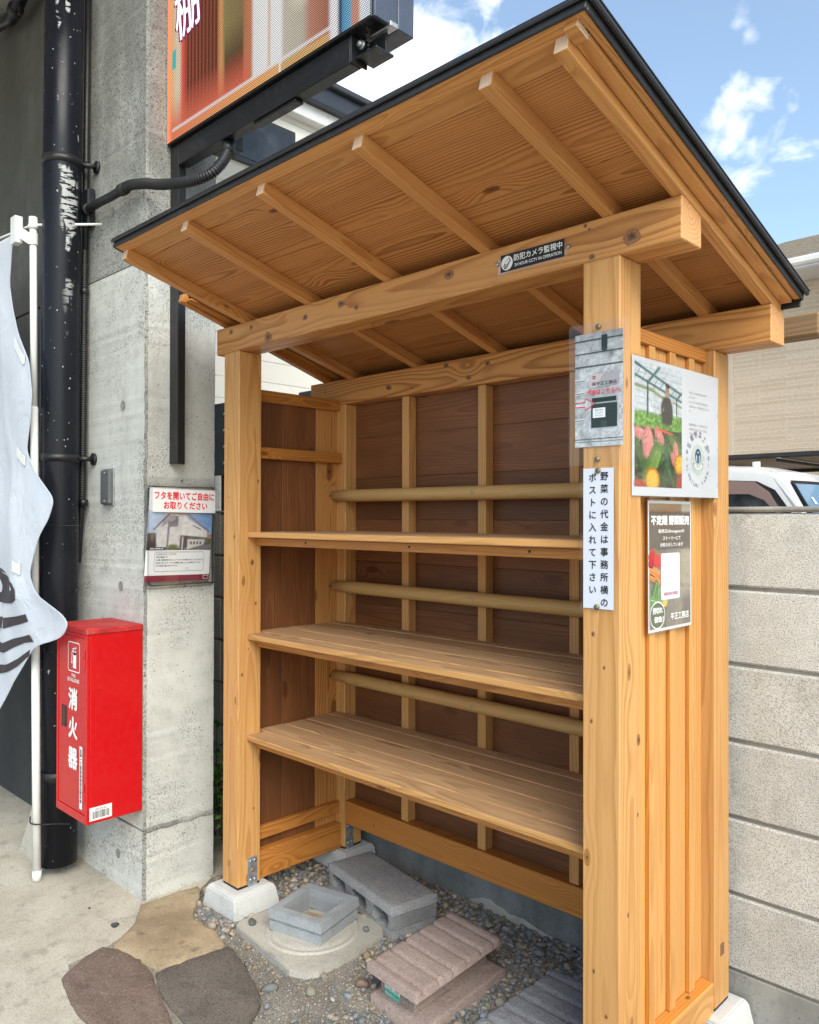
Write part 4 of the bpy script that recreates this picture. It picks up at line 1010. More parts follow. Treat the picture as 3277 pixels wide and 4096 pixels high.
box('junction_box', (-.735, -.262, 2.70), (-.655, YC-.0004, 2.86), BLACK_METAL, vc, .006)
sc_ = thing('sign_cable_conduit', 'black ribbed conduit bending from the pillar up to the lit display', 'conduit', (-.2, -.25, 2.7))
otube('straight_tube', spline([(-.672, -.262, 2.762), (-.55, -.265, 2.76), (-.42, -.268, 2.752), (-.312, -.268, 2.752)], 6), .0175, BLACK_RUBBER, sc_, 14)
ribbed('ribbed_hose', [(-.318, -.268, 2.752), (-.25, -.268, 2.750), (-.17, -.25, 2.737), (-.09, -.225, 2.718), (.02, -.21, 2.697), (.11, -.195, 2.686), (.165, -.165, 2.703), (.183, -.13, 2.75), (.175, -.10, 2.802)], .0205, sc_, 14, .0105)
for a, b in (((-.335, -.268, 2.752), (-.300, -.268, 2.752)), ((-.68, -.262, 2.762), (-.645, -.262, 2.762)), ((.177, -.103, 2.795), (.166, -.09, 2.835))): otube('coupling', [a, b], .0240, BLACK_RUBBER, sc_, 16)
otube('elbow_box', [(.166, -.09, 2.83), (.150, -.085, 2.862)], .024, BLACK_METAL, sc_, 14)
tp = thing('overhead_pipe', 'black pipe with an elbow high under the building slab', 'pipe', (-1.4, -.3, 3.9))
otube('pipe', spline([(-.95, -.34, 4.045), (-1.22, -.32, 3.96), (-1.36, -.31, 3.925), (-1.46, -.30, 3.92), (-1.56, -.295, 3.95), (-1.75, -.29, 4.0)], 6), .030, PIPE, tp, 16)
otube('elbow_collar', [(-1.36, -.31, 3.925), (-1.40, -.307, 3.922)], .036, BLACK_RUBBER, tp, 16)
box('pipe_lug', (-1.318, -.32, 3.865), (-1.295, -.30, 3.93), BLACK_METAL, tp, .003)
cb_ = thing('weight_base', 'tapered concrete weight standing behind the banner pole', 'weight', (-.94, -.32, -.07))
V = []
for h, z_ in ((.125, -.072), (.055, .235)): V += [(-.93+sx_*h, -.285+sy_*h*.8, z_) for sx_, sy_ in ((-1, -1), (1, -1), (1, 1), (-1, 1))]
mk('weight', V, [[3, 2, 1, 0], [4, 5, 6, 7]]+[[i, (i+1) % 4, 4+(i+1) % 4, 4+i] for i in range(4)], PAD, cb_)

# ------------------------------------------------------------------ banner on its white pole
fl = thing('banner_flag', 'pale cloth banner with dark lettering tied to a white pole', 'banner', (-.69, -.45, -.06))
PX = lambda z_: -.688-.074*(z_/2.7)
otube('pole', [(PX(-.06), -.45, -.062), (PX(.9), -.45, .9)], .0165, WHITE_PLASTIC, fl, 20)
otube('pole', [(PX(.9), -.45, .88), (PX(1.9), -.45, 1.9)], .0155, WHITE_PLASTIC, fl, 20)
otube('pole', [(PX(1.9), -.45, 1.88), (PX(2.68), -.45, 2.68)], .0142, WHITE_PLASTIC, fl, 20)
otube('pole_foot', [(PX(-.07), -.45, -.068), (PX(-.03), -.45, -.028)], .0185, WHITE_PLASTIC, fl, 20)
otube('pole_cap', [(PX(2.66), -.45, 2.655), (PX(2.66), -.45, 2.672), (PX(2.66), -.45, 2.673), (PX(2.7), -.45, 2.705)], [.019, .0205, .018, .017], WHITE_PLASTIC, fl, 20)
otube('cross_rod', [(-1.75, -.555, 2.695), (PX(2.66), -.452, 2.672), (-.568, -.25+.010, 2.682)], .0055, WHITE_PLASTIC, fl, 10)
XR = [(2.659, -.877), (2.56, -.90), (2.446, -.918), (2.329, -.875), (2.219, -.815), (2.081, -.695), (1.942, -.66), (1.83, -.675), (1.711, -.715), (1.606, -.60), (1.508, -.435), (1.43, -.475), (1.358, -.56), (1.28, -.60), (1.203, -.632), (1.129, -.55), (1.085, -.33), (1.055, -.235), (1.02, -.25), (.98, -.305), (.945, -.46), (.924, -.56), (.85, -.67), (.754, -.809), (.627, -.974), (.5, -1.14), (.42, -1.30)]
def xr_at(z_):
    for (z0, x0), (z1, x1) in zip(XR, XR[1:]):
        if z1 <= z_ <= z0: return x0+(x1-x0)*(z0-z_)/(z0-z1)
    return XR[-1][1]
def cy_at(x, z_):
    y = -.487-.03*math.exp(-((z_-1.05)/.28)**2)*max(0, min(1, (x+1.1)/.6))
    u = x*2.1+z_*.75
    e_ = max(.12, min(1, (xr_at(z_)-x)/.25))
    y += e_*(.012*abs(math.sin(u*5.2+2*mn.noise(Vector((x*2, z_*1.5, 4)))))+.026*math.sin(u*3.1+1.2*math.sin(z_*2.3))+.010*mn.noise(Vector((x*5, z_*2.2, 1)))+.007*math.sin((x-z_*.9)*15)*math.exp(-((z_-1.25)/.5)**2))
    y -= e_*.012*math.sin((z_-1.1)*9+(x+.6)*4)*math.exp(-((z_-1.1)/.55)**2)
    return y
nz, nx = 150, 40; V = []; F = []
for j in range(nz+1):
    z_ = 2.655-(2.655-.44)*j/nz; x1 = sum(xr_at(z_+d) for d in (-.02, -.01, 0, .01, .02))/5 if .46 < z_ < 2.63 else xr_at(z_)
    for i in range(nx+1):
        x = -1.70+(x1+1.70)*(i/nx)**.85; V.append((x, cy_at(x, z_), z_))
for j in range(nz):
    for i in range(nx): a = j*(nx+1)+i; F.append([a, a+nx+1, a+nx+2, a+1])
o = mk('cloth', V, F, CLOTH, fl, True); md = o.modifiers.new('thickness', 'SOLIDIFY'); md.thickness = .0008
V = []; F = []
for j in range(nz+1):      # hem along the free edge
    z_ = 2.655-(2.655-.44)*j/nz; x1 = sum(xr_at(z_+d) for d in (-.02, -.01, 0, .01, .02))/5 if .46 < z_ < 2.63 else xr_at(z_)
    V += [(x1+.001, cy_at(x1, z_)-.0015, z_), (x1-.016, cy_at(x1-.016, z_)-.0015, z_)]
for j in range(nz): F.append([2*j, 2*j+1, 2*j+3, 2*j+2])
mk('hem', V, F, CLOTH, fl, True)
INK = [[(-.982, 1.195), (-.899, 1.181), (-.835, 1.161), (-.80, 1.135), (-.79, 1.117), (-.80, 1.095), (-.833, 1.078), (-.914, 1.06), (-.98, 1.051), (-1.2, 1.03), (-1.2, 1.075), (-.981, 1.096), (-.915, 1.111), (-.895, 1.124), (-.907, 1.145), (-.949, 1.166), (-.982, 1.173), (-1.15, 1.20), (-1.15, 1.225)],
       [(-.983, 1.213), (-.904, 1.191), (-.983, 1.197)], [(-1.3, .925), (-.979, .989), (-.687, 1.044), (-.654, 1.016), (-.979, .943), (-1.3, .875)],
       [(-1.3, .805), (-.978, .883), (-.815, .924), (-.641, .964), (-.597, .939), (-.692, .923), (-.815, .886), (-.977, .837), (-1.3, .755)],
       [(-1.3, .68), (-.976, .777), (-.767, .845), (-.63, .903), (-.64, .875), (-.767, .813), (-.976, .738), (-1.3, .63)]]
V, F = [], []
for P2 in INK:
    bm = bmesh.new(); f = bm.faces.new([bm.verts.new((x, 0, z_)) for x, z_ in P2]); bmesh.ops.triangulate(bm, faces=[f])
    for _ in range(3): bmesh.ops.subdivide_edges(bm, edges=[e for e in bm.edges if e.calc_length() > .03], cuts=1)
    bmesh.ops.triangulate(bm, faces=list(bm.faces)); bm.verts.index_update(); o0 = len(V)
    
    for v in bm.verts:
        x = v.co.x
        for _ in range(3): x = v.co.x-2.72*(cy_at(x, v.co.z)+.5)
        V.append((x, cy_at(x, v.co.z)-.0022, v.co.z))
    F += [[v.index+o0 for v in f.verts] for f in bm.faces]; bm.free()
mk('lettering', V, F, CLOTHINK, fl)
for xa, za, zb, w in ((-.80, 2.642, 2.612, .05), (-.835, 2.178, 2.095, .042), (-.81, 1.712, 1.672, .040), (-.775, 1.232, 1.222, .044)):
    pxx = PX(zb); V = []; F = []; n = 30
    for i in range(n):
        t_ = i/(n-1)
        if t_ < .62: q = t_/.62; x = xa+(pxx-xa)*q; y = min(cy_at(xa, za)-.006+(-.469-(cy_at(xa, za)-.006))*q, min(cy_at(min(x, xr_at(za+dz_)), za+dz_) for dz_ in (-.02, 0, .02))-.005 if x < max(xr_at(za+dz_) for dz_ in (-.02, 0, .02))+.01 else 9)
        else:
            a = (t_-.62)/.38*math.pi; x = pxx+.0185*math.sin(a); y = -.45-.019*math.cos(a)
        zc = za+(zb-za)*min(1, t_/.62)
        xm_ = max(xr_at(zc+d_) for d_ in (-.025, 0, .025))
        if x < xm_+.004: y = min(y, min(cy_at(min(x, xr_at(zc+d_)), zc+d_) for d_ in (-.025, 0, .025))-.004)
        V += [(x, y, zc-w/2), (x, y, zc+w/2)]
    for i in range(n-1): F.append([i*2, i*2+2, i*2+3, i*2+1])
    o = mk('strap', V, F, WHITE_PLASTIC, fl); md = o.modifiers.new('thickness', 'SOLIDIFY'); md.thickness = .0015
V, F = cbox((-.865, -.575, 2.60), (-.812, -.472, 2.715), .003); V = [(v.x, v.y if v.y > -.5 else -.505+(v.y+.575)*.1, v.z) for v in V]
mk('strap', V, F, WHITE_PLASTIC, fl)

# ------------------------------------------------------------------ fire extinguisher cabinet
fe = thing('fire_extinguisher_cabinet', 'bright red fire extinguisher cabinet hung on the concrete pillar', 'fire cabinet', (-.35, -.34, .28))
X0, X1, Y0, Z0, Z1 = -.490, -.2145, -.452, .284, 1.018
box('body', (X0, Y0+.012, Z0), (X1, YC-.0005, Z1-.022), RED_PAINT, fe, .003)
mb = MB(); mb.box((X0-.004, Y0-.003, Z1-.024), (X1+.004, YC-.0008, Z1), .004); mb.build('lid', RED_DUSTY, fe)
mb = MB()
for a, b in (((X0, Y0, Z0), (X0+.013, Y0+.012, Z1-.024)), ((X1-.013, Y0, Z0), (X1, Y0+.012, Z1-.024)), ((X0+.013, Y0, Z0), (X1-.013, Y0+.012, Z0+.030)), ((X0+.013, Y0, Z1-.036), (X1-.013, Y0+.012, Z1-.024))): mb.box(a, b, .0015)
mb.build('frame', RED_PAINT, fe)
door = box('door', (X0+.0145, Y0+.003, Z0+.032), (X1-.0145, Y0+.011, Z1-.0375), RED_PAINT, fe, .0015)
for z_ in (.865, .365): 
    h = box('hinge', (X1-.030, Y0-.003, z_), (X1-.0135, Y0+.0028, z_+.038), RED_PAINT, door, .002); box('hinge', (X1-.030, Y0-.003, z_+.041), (X1-.0175, Y0+.0028, z_+.070), RED_PAINT, door, .002)
mb = MB(); mb.box((-.446, Y0+.0018, .618), (-.398, Y0+.0029, .702), .0005); mb.build('handle_recess', plain((.10, .004, .006), .5), door)
mb = MB(); mb.box((-.440, Y0+.0008, .625), (-.412, Y0+.0017, .695), .0003); mb.build('handle_latch', plain((.05, .035, .03), .5), door)
S = Sheet((X0, Y0+.0026, 1.0), (1, 0, 0), (0, 0, -1), (0, -1, 0)); WHT = (.80, .80, .79)
def fu(x): return x-X0
# pictogram frame and extinguisher
def rrect(S, u0, v0, u1, v1, r, w, col, layer=2):
    cs = ((u1-r, v1-r, 0), (u0+r, v1-r, math.pi/2), (u0+r, v0+r, math.pi), (u1-r, v0+r, 1.5*math.pi))
    for cx, cy, a in cs: S.ring(cx, cy, r, r, w, col, layer, 6, a, a+math.pi/2)
    S.rect(u0+r, v0, u1-r, v0+w, col, layer); S.rect(u0+r, v1-w, u1-r, v1, col, layer); S.rect(u0, v0+r, u0+w, v1-r, col, layer); S.rect(u1-w, v0+r, u1, v1-r, col, layer)
a, b = fu(-.388), fu(-.281); rrect(S, a, .043, b, .158, .012, .004, WHT)
cx = (a+b)/2+.008
S.rect(cx-.014, .083, cx+.014, .143, WHT, 3); S.disc(cx, .083, .014, .011, WHT, 3); S.rect(cx-.005, .066, cx+.005, .080, WHT, 3)
S.poly([(cx-.020, .068), (cx+.016, .061), (cx+.016, .066), (cx-.018, .073)], WHT, 3); S.poly([(cx-.014, .074), (cx-.026, .082), (cx-.028, .118), (cx-.024, .118), (cx-.022, .085), (cx-.012, .078)], WHT, 3)
S.rect(cx-.030, .110, cx-.021, .126, WHT, 3)
S.text('FIRE', fu(-.352), .166, fu(-.318), .178, WHT, 3, .01); S.text('EXTINGUISHER', fu(-.390), .183, fu(-.284), .197, WHT, 3, .01)
for ch, z_ in (('消', .738), ('火', .628), ('器', .512)): S.char(ch, fu(-.340), 1.0-z_, .082, .086, WHT, 3, .045)
S.rect(fu(-.281), .432, fu(-.256), .668, WHT, 2)
for i, ch in enumerate('太田一丁目自治会自主防災会'): S.char(ch, fu(-.2685), .448+.0158*i, .0175, .0155, (.02, .02, .02), 3, .035)
S.build(door, .5)
S2 = Sheet((X1+.0004, Y0+.004, Z0+.062), (0, .095, 0), (0, 0, -.05), (1, 0, 0)); k_ = S2.card('barcode_label', .08, 0, 1, 1, plain((.75, .75, .72), .5), fe)
rg = random.Random(3)
u = .2
while u < .88: w = rg.choice((.008, .012, .02)); S2.rect(u, .32, u+w, .86, (.03, .03, .03)); u += w+rg.choice((.01, .014, .02))
S2.text('4901234 567', .3, .12, .8, .26, (.1, .1, .1), 2); S2.build(k_)

# ------------------------------------------------------------------ leaflet holder and leaflet
lh = thing('leaflet_holder', 'clear plastic leaflet holder screwed to the side of the concrete pillar', 'leaflet holder', (XC, -.08, 1.15))
def rpts(y0, y1, z0, z1, r, n=5):
    out = []
    for cy, cz, a0 in ((y1-r, z1-r, 0), (y0+r, z1-r, math.pi/2), (y0+r, z0+r, math.pi), (y1-r, z0+r, 1.5*math.pi)):
        for i in range(n+1): a = a0+math.pi/2*i/n; out.append((cy+r*math.cos(a), cz+r*math.sin(a)))
    return out
def rplate(name, x0, x1, y0, y1, z0, z1, r, mat, par, hole=None):
    P2 = rpts(y0, y1, z0, z1, r); n = len(P2); V = [(x0, a, b) for a, b in P2]+[(x1, a, b) for a, b in P2]
    F = [[i, (i+1) % n, n+(i+1) % n, n+i] for i in range(n)]
    if hole:
        Q = rpts(*hole); V += [(x0, a, b) for a, b in Q]+[(x1, a, b) for a, b in Q]
        F += [[2*n+i, 3*n+i, 3*n+(i+1) % n, 2*n+(i+1) % n] for i in range(n)]+[[n+i, n+(i+1) % n, 3*n+(i+1) % n, 3*n+i] for i in range(n)]+[[(i+1) % n, i, 2*n+i, 2*n+(i+1) % n] for i in range(n)]
    else: F += [list(range(n))[::-1], list(range(n, 2*n))]
    return mk(name, V, F, mat, par)
rplate('back_plate', XC+.0008, XC+.0025, -.236, .082, 1.150, 1.600, .012, CLEAR, lh)
rplate('tray_wall', XC+.0026, XC+.030, -.232, .078, 1.155, 1.572, .02, CLEAR, lh, (-.228, .074, 1.159, 1.568, .017))
rplate('lid', XC+.0302, XC+.0318, -.230, .090, 1.165, 1.562, .02, CLEAR, lh)
rplate('lid_rim', XC+.0305, XC+.0345, -.2305, .0905, 1.1645, 1.5625, .02, CLEAR, lh, (-.2255, .0855, 1.1695, 1.5575, .017))
otube('screw', [(XC+.002, -.07, 1.590), (XC+.006, -.07, 1.590)], .006, ALU, lh, 10)
nt_ = Sheet((XC+.0352, -.212, 1.551), (0, .282, .0), (0, 0, -.092), (1, 0, 0))
nt_.r = Vector((0, .282, -.004)); k_ = nt_.card('lid_notice', 0, 0, 1, 1, plain((.82, .82, .82), .45), lh)
nt_.text('フタを開いてご自由に', .03, .11, .975, .45, (.72, .01, .035), 2, .03); nt_.text('お取りください', .17, .55, .86, .86, (.72, .01, .035), 2, .03); nt_.build(k_)
le = thing('leaflet', 'printed leaflet with a photo of a white gabled house inside the clear holder', 'leaflet', (XC+.02, -.08, 1.18))
S = Sheet((XC+.024, -.218, 1.556), (0, .288, -.006), (0, -.024, -.372), (1, 0, 0))
S.card('sheet', 0, 0, 1, 1, plain((.80, .81, .83), .45), le)
P = Pic(90, 60, (.24, .40, .68), .66, 3)
P.mix(np.clip(1-P.U*.9-P.V*.4, 0, 1)*.75, (.62, .70, .82)); P.mix(np.clip(P.U-.4, 0, 1)*np.clip(.6-P.V, 0, 1)*1.2, (.10, .22, .52))
def poly(pts, col, soft=.02, amt=1.0):
    m_ = np.ones_like(P.U); n_ = len(pts)
    ar = sum(pts[q_][0]*pts[(q_+1) % n_][1]-pts[(q_+1) % n_][0]*pts[q_][1] for q_ in range(n_)); sg = 1 if ar > 0 else -1
    for q_ in range(n_):
        (x0, y0), (x1, y1) = pts[q_], pts[(q_+1) % n_]; L_ = math.hypot(x1-x0, y1-y0); m_ = np.minimum(m_, np.clip(sg*((x1-x0)*(P.V-y0)-(y1-y0)*(P.U-x0))/L_/soft+.5, 0, 1))
    P.mix(m_*amt, col)
poly([(-.1, .84), (1.1, .80), (1.1, 1.1), (-.1, 1.1)], (.085, .085, .09)); poly([(.55, .92), (1.1, .84), (1.1, .95), (.6, 1.05)], (.20, .20, .21))
poly([(.0, .58), (.13, .57), (.15, .95), (0, .98)], (.06, .05, .045)); poly([(.9, .62), (1.1, .58), (1.1, .8), (.92, .8)], (.52, .26, .15)); poly([(.92, .72), (1.1, .66), (1.1, .84), (.93, .84)], (.10, .13, .08))
poly([(.14, .45), (.34, .10), (.60, .12), (.52, .95), (.15, .92)], (.64, .62, .63)); poly([(.55, .14), (.92, .50), (.93, .68), (.5, .62)], (.74, .72, .71)); poly([(.30, .12), (.46, .14), (.46, .40), (.32, .42)], (.17, .16, .19)); poly([(.26, .15), (.40, .10), (.42, .22), (.2, .42)], (.34, .31, .36))
poly([(.50, .62), (.94, .68), (.9, .86), (.5, .95)], (.11, .09, .09)); poly([(.62, .72), (.90, .73), (.88, .86), (.62, .98)], (.62, .60, .57))
for k_2 in range(4): P.rect(.665+.05*k_2, .78, .69+.05*k_2, .86, (.05, .05, .05), .012)
P.line(.10, .48, .33, .06, .016, (.20, .09, .06)); P.line(.33, .06, .62, .085, .022, (.50, .25, .15)); P.line(.61, .09, .95, .52, .016, (.28, .13, .09)); P.line(.70, .37, .82, .47, .012, (.05, .05, .06))
P.line(.32, .28, .31, .96, .022, (.17, .19, .26)); P.line(.545, .68, .54, 1.02, .010, (.75, .75, .75)); P.ell(.40, .92, .12, .06, 0, (.10, .15, .05), .6); P.ell(.08, .66, .04, .12, 0, (.30, .24, .2), .9, .6)
for a_, b_ in (((0, .35), (.4, .0)), ((.0, .48), (.62, .30)), ((.1, .62), (.9, .70))): P.line(*a_, *b_, .005, (.42, .42, .46), .6)
P.grain(24, .10); P.build(S, 0, .24, 1, .665, 1, le)
S.rect(.0, .635, .27, .665, (.03, .03, .03), 6); S.text('岩槻人形博物館の横', .05, .640, .25, .658, (.8, .8, .8), 8, .02)
S.text('この街で暮らす皆様と家づくりのお手伝い', .05, .245, .6, .258, (.85, .87, .9), 6); S.text('住まいのことなら何でも大切にしています', .15, .268, .8, .282, (.85, .87, .9), 6)
rrect(S, .13, .685, .90, .895, .03, .004, (.15, .15, .18), 2)
for i, tx in enumerate(('いつもありがとうございます。', '平正工務店です！', 'この度、皆様の街でまたニューズレターをお届けすることになりました。', 'お住まいのことや、イベント情報など新しいことをお知らせします。', 'ぜひ中身をご覧になって下さい。')):
    S.text(tx, .155, .700+.031*i, .155+len(tx)*.0222, .717+.031*i, (.05, .05, .06), 3, .02)
S.poly([(.60, .87), (.63, .85), (.66, .87)], (.6, .6, .62), 3); S.ring(.66, .868, .02, .014, .003, (.6, .6, .62), 3)
S.rect(0, .935, 1, 1, (.21, .025, .05), 2); rrect(S, .90, .945, .985, .985, .006, .006, (.7, .6, .6), 3); S.rect(.915, .956, .97, .973, (.1, .02, .03), 4); S.build(le)

# ------------------------------------------------------------------ notices on the stall
def tack(x, z_, par, y=-.0022): otube('tack', [(x, y, z_), (x, y-.0035, z_)], .0068, painted('brass_tack', (.22, .20, .13), .45, .2, 60, metal=.5) if not par.get('_t') else bpy.data.materials['brass_tack'], par, 14)
cc = thing('camera_notice', 'small black security camera sticker with white writing on the front beam', 'notice', (1.48, -.002, 2.11))
S = Sheet((1.379, -.0018, 2.1625), (.206, 0, .0), (0, 0, -.0465), (0, -1, 0)); S.card('sticker', 0, 0, 1, 1, plain((.012, .012, .013), .35), cc)
S.card('clear_film', -.05, -.12, 1.05, 1.12, FILM, cc, .0004, -.0007)
S.disc(.108, .52, .095, .42, (.82, .82, .82), 2, 28)
S.poly([(.055, .60), (.125, .28), (.175, .40), (.115, .72)], (.03, .03, .03), 3); S.disc(.088, .70, .034, .155, (.03, .03, .03), 4); S.disc(.088, .70, .020, .09, (.75, .75, .75), 5); S.disc(.088, .70, .011, .05, (.03, .03, .03), 6)
S.poly([(.075, .56), (.132, .30), (.162, .40), (.112, .62)], (.8, .8, .8), 5); S.line((.145, .22), (.150, .34), .012, (.03, .03, .03), 4)
S.text('防犯カメラ監視中', .225, .13, .975, .52, (.84, .84, .84), 3, .02); S.text('24 HOUR CCTV IN OPERATION', .235, .66, .965, .84, (.84, .84, .84), 3, .015); S.build(cc, .4)
for x, z_ in ((1.367, 2.142), (1.597, 2.138)): otube('tack', [(x, -.001, z_), (x, -.005, z_)], .0058, ZINC, cc, 12)

ph = thing('photo_notice', 'laminated photo of a concrete wall and black post box on the post', 'notice', (1.688, -.002, 1.57))
S = Sheet((1.620, -.0030, 1.903), (.1355, 0, 0), (0, 0, -.285), (0, -1, 0)); S.card('photo', 0, 0, 1, 1, plain((.40, .43, .46), .4), ph)
mbk = rpts(1.600, 1.773, 1.571, 1.9295, .008); n = len(mbk); V = [(a, -.0013, b) for a, b in mbk]+[(a, -.0019, b) for a, b in mbk]
mk('laminate', V, [list(range(n)), list(range(n, 2*n))[::-1]]+[[i, (i+1) % n, n+(i+1) % n, n+i] for i in range(n)], FILM, ph)
P = Pic(70, 140, (.42, .45, .48), 2.1, 8)
for f_, a_ in ((5, .25), (14, .22), (34, .22), (60, .15)): P.grain(f_, a_)
for k_2 in range(160): P.ell(P.r.rand(), P.r.rand(), .006+.014*P.r.rand(), .006+.012*P.r.rand(), P.r.rand()*3, [(.16, .17, .18), (.62, .64, .66)][P.r.randint(2)], .8, .6)
P.mix(np.clip((.22-P.V)/.22, 0, 1)*.55, (.14, .15, .16)); P.ell(.76, .20, .12, .13, .3, (.08, .09, .095), .9, .8)
P.build(S, .0, .0, 1, 1, .5, ph)
for v, w in ((.055, .012), (.17, .010), (.285, .012), (.93, .006), (.955, .004)): S.rect(0, v, 1, v+w, (.07, .075, .08), 3.3)
for v in (.40, .51, .63, .75): S.rect(0, v, .21, v+.010, (.62, .64, .66), 3.3); S.rect(0, v+.010, .21, v+.015, (.13, .13, .14), 3.3); S.rect(0, v+.020, .21, v+.028, (.55, .57, .6), 3.3)
S.rect(.565, .03, .685, .155, (.02, .03, .035), 4); S.disc(.625, .155, .06, .018, (.03, .05, .055), 4.2)
S.poly([(.31, .365), (.93, .365), (.93, .475), (.31, .485)], (.34, .34, .37), 4); S.poly([(.31, .365), (.6, .365), (.45, .485), (.31, .485)], (.50, .44, .47), 4.2)
S.ring(.41, .395, .045, .02, .012, (.25, .06, .08), 4.5, 4, math.pi/4, math.pi/4+2*math.pi); S.text('正', .385, .385, .435, .405, (.25, .05, .07), 4.6)
S.text('㈱平正工務店', .37, .435, .88, .468, (.05, .05, .06), 4.8, .01)
S.text('代金はこちらへ', .26, .497, .95, .545, (.72, .04, .10), 5, .02)
S.rect(.35, .565, .885, .625, (.34, .37, .37), 4); S.rect(.365, .575, .87, .615, (.015, .03, .03), 4.3); S.rect(.35, .63, .885, .835, (.022, .04, .038), 4); S.rect(.55, .775, .67, .83, (.05, .065, .065), 4.3)
S.rect(.385, .665, .645, .75, (.72, .75, .80), 4.6)
for i, tx in enumerate(('野菜の代金は', 'ポストの中へ', '入れて下さい。')): S.text(tx, .43, .676+.024*i, .60, .690+.024*i, (.04, .04, .06), 5)
RD = (.62, .03, .07)
for a, b in zip([(.015, .605), (.225, .605), (.225, .57), (.435, .622), (.225, .675), (.225, .645), (.015, .645)], [(.225, .605), (.225, .57), (.435, .622), (.225, .675), (.225, .645), (.015, .645), (.015, .605)]): S.line(a, b, .008, RD, 5.2)
S.build(ph, .4)
for x, z_ in ((1.687, 1.9165), (1.684, 1.586)): otube('tack', [(x, -.0018, z_), (x, -.0062, z_)], .0068, painted('brass_tack', (.24, .22, .15), .45, .2, 60, metal=.4), ph, 14)

no = thing('payment_notice', 'narrow white notice with two columns of black vertical writing on the post', 'notice', (1.687, -.002, 1.21))
S = Sheet((1.644, -.0032, 1.5635), (.0855, 0, 0), (0, 0, -.3505), (0, -1, 0)); S.card('paper', 0, 0, 1, 1, plain((.64, .67, .77), .55), no)
mbk = rpts(1.634, 1.7425, 1.205, 1.5665, .002); V = [(a, -.0024, b) for a, b in mbk]+[(a, -.0020, b) for a, b in mbk]; n = len(mbk)
mk('laminate', V, [list(range(n)), list(range(n, 2*n))[::-1]]+[[i, (i+1) % n, n+(i+1) % n, n+i] for i in range(n)], FILM, no)
for i, ch in enumerate('野菜の代金は事務所横の'): S.char(ch, .705, .058+.0893*i, .265, .0655, (.012, .012, .014), 2, .018)
for i, ch in enumerate('ポストに入れて下さい'): S.char(ch, .315, .066+.0888*i, .265, .0655, (.012, .012, .014), 2, .018)
S.build(no)
for x, z_ in ((1.687, 1.5575), (1.6835, 1.217)): otube('tack', [(x, -.003, z_), (x, -.0072, z_)], .0072, painted('brass_tack', (.20, .19, .12), .45, .2, 60, metal=.4), no, 14)

fa = thing('farm_poster', 'large white poster of a greenhouse, salad and round farm emblem on the stall side', 'poster', (W+.003, .30, 1.495))
S = Sheet((W+.0035, .052, 1.8475), (0, .507, .003), (0, 0, -.352), (1, 0, 0)); S.eps = .0003
k_ = S.card('paper', 0, 0, 1, 1, plain((.62, .64, .68), .4), fa)
S.card('laminate', -.008, -.012, 1.008, 1.012, FILM, fa, .0003, .0009)
P = Pic(110, 190, (.60, .64, .68), 1.36, 4)
for k_2 in range(9): P.line(-.1, .03+.05*k_2, 1.1, .06+.052*k_2, .006, (.40, .46, .50), .8)
P.C[P.V > .0] *= 1; P.grain(14, .10)
TE = (.07, .20, .20)
P.line(0, .02, 1.05, .21, .022, TE); P.line(0, .115, 1.05, .27, .020, TE); P.line(.26, .16, .50, .02, .026, TE); P.line(.88, .26, 1.02, .17, .018, TE)
for k_2 in range(8): P.line(.13+.12*k_2, .04+.021*k_2, .02+.12*k_2, .13+.018*k_2, .007, TE, .9)
P.line(.02, .195, .36, .215, .028, (.24, .31, .15), .9); P.line(.36, .215, .62, .27, .024, (.30, .34, .12), .9); P.line(.8, .28, 1, .31, .02, (.28, .33, .16), .8)
P.line(.26, .15, .26, .43, .022, (.045, .06, .065)); P.line(.88, .25, .88, .45, .016, (.06, .085, .09))
P.rect(-1, .405, 2, .55, (.10, .26, .035), .03)
for k_2 in range(420):
    P.ell(P.r.rand(), .40+.15*P.r.rand(), .02+.03*P.r.rand(), .006+.012*P.r.rand(), P.r.rand()*3, [(.16, .40, .05), (.28, .52, .10), (.05, .15, .02), (.36, .58, .18)][P.r.randint(4)], .6, .8)
# figure in dark work clothes, arms folded, as printed
P.ell(.665, .36, .145, .19, 0, (.030, .027, .027), .25); P.rect(.56, .33, .78, .50, (.030, .027, .027), .03); P.ell(.66, .335, .15, .045, .15, (.05, .045, .043), .5); P.ell(.585, .355, .035, .022, .6, (.36, .23, .16), .5)
P.ell(.675, .20, .052, .072, 0, (.42, .27, .19), .3, 1, .15); P.ell(.68, .152, .058, .035, .1, (.018, .015, .013), .4); P.ell(.675, .222, .02, .006, 0, (.55, .42, .36), .6); P.ell(.655, .195, .010, .005, 0, (.06, .04, .03), .6); P.ell(.695, .195, .010, .005, 0, (.06, .04, .03), .6)
for k_2 in range(90): P.ell(.4+.6*P.r.rand(), .475+.04*P.r.rand(), .03, .010, P.r.rand()*3, [(.18, .42, .06), (.26, .5, .1), (.08, .2, .03)][P.r.randint(3)], .6, .9)
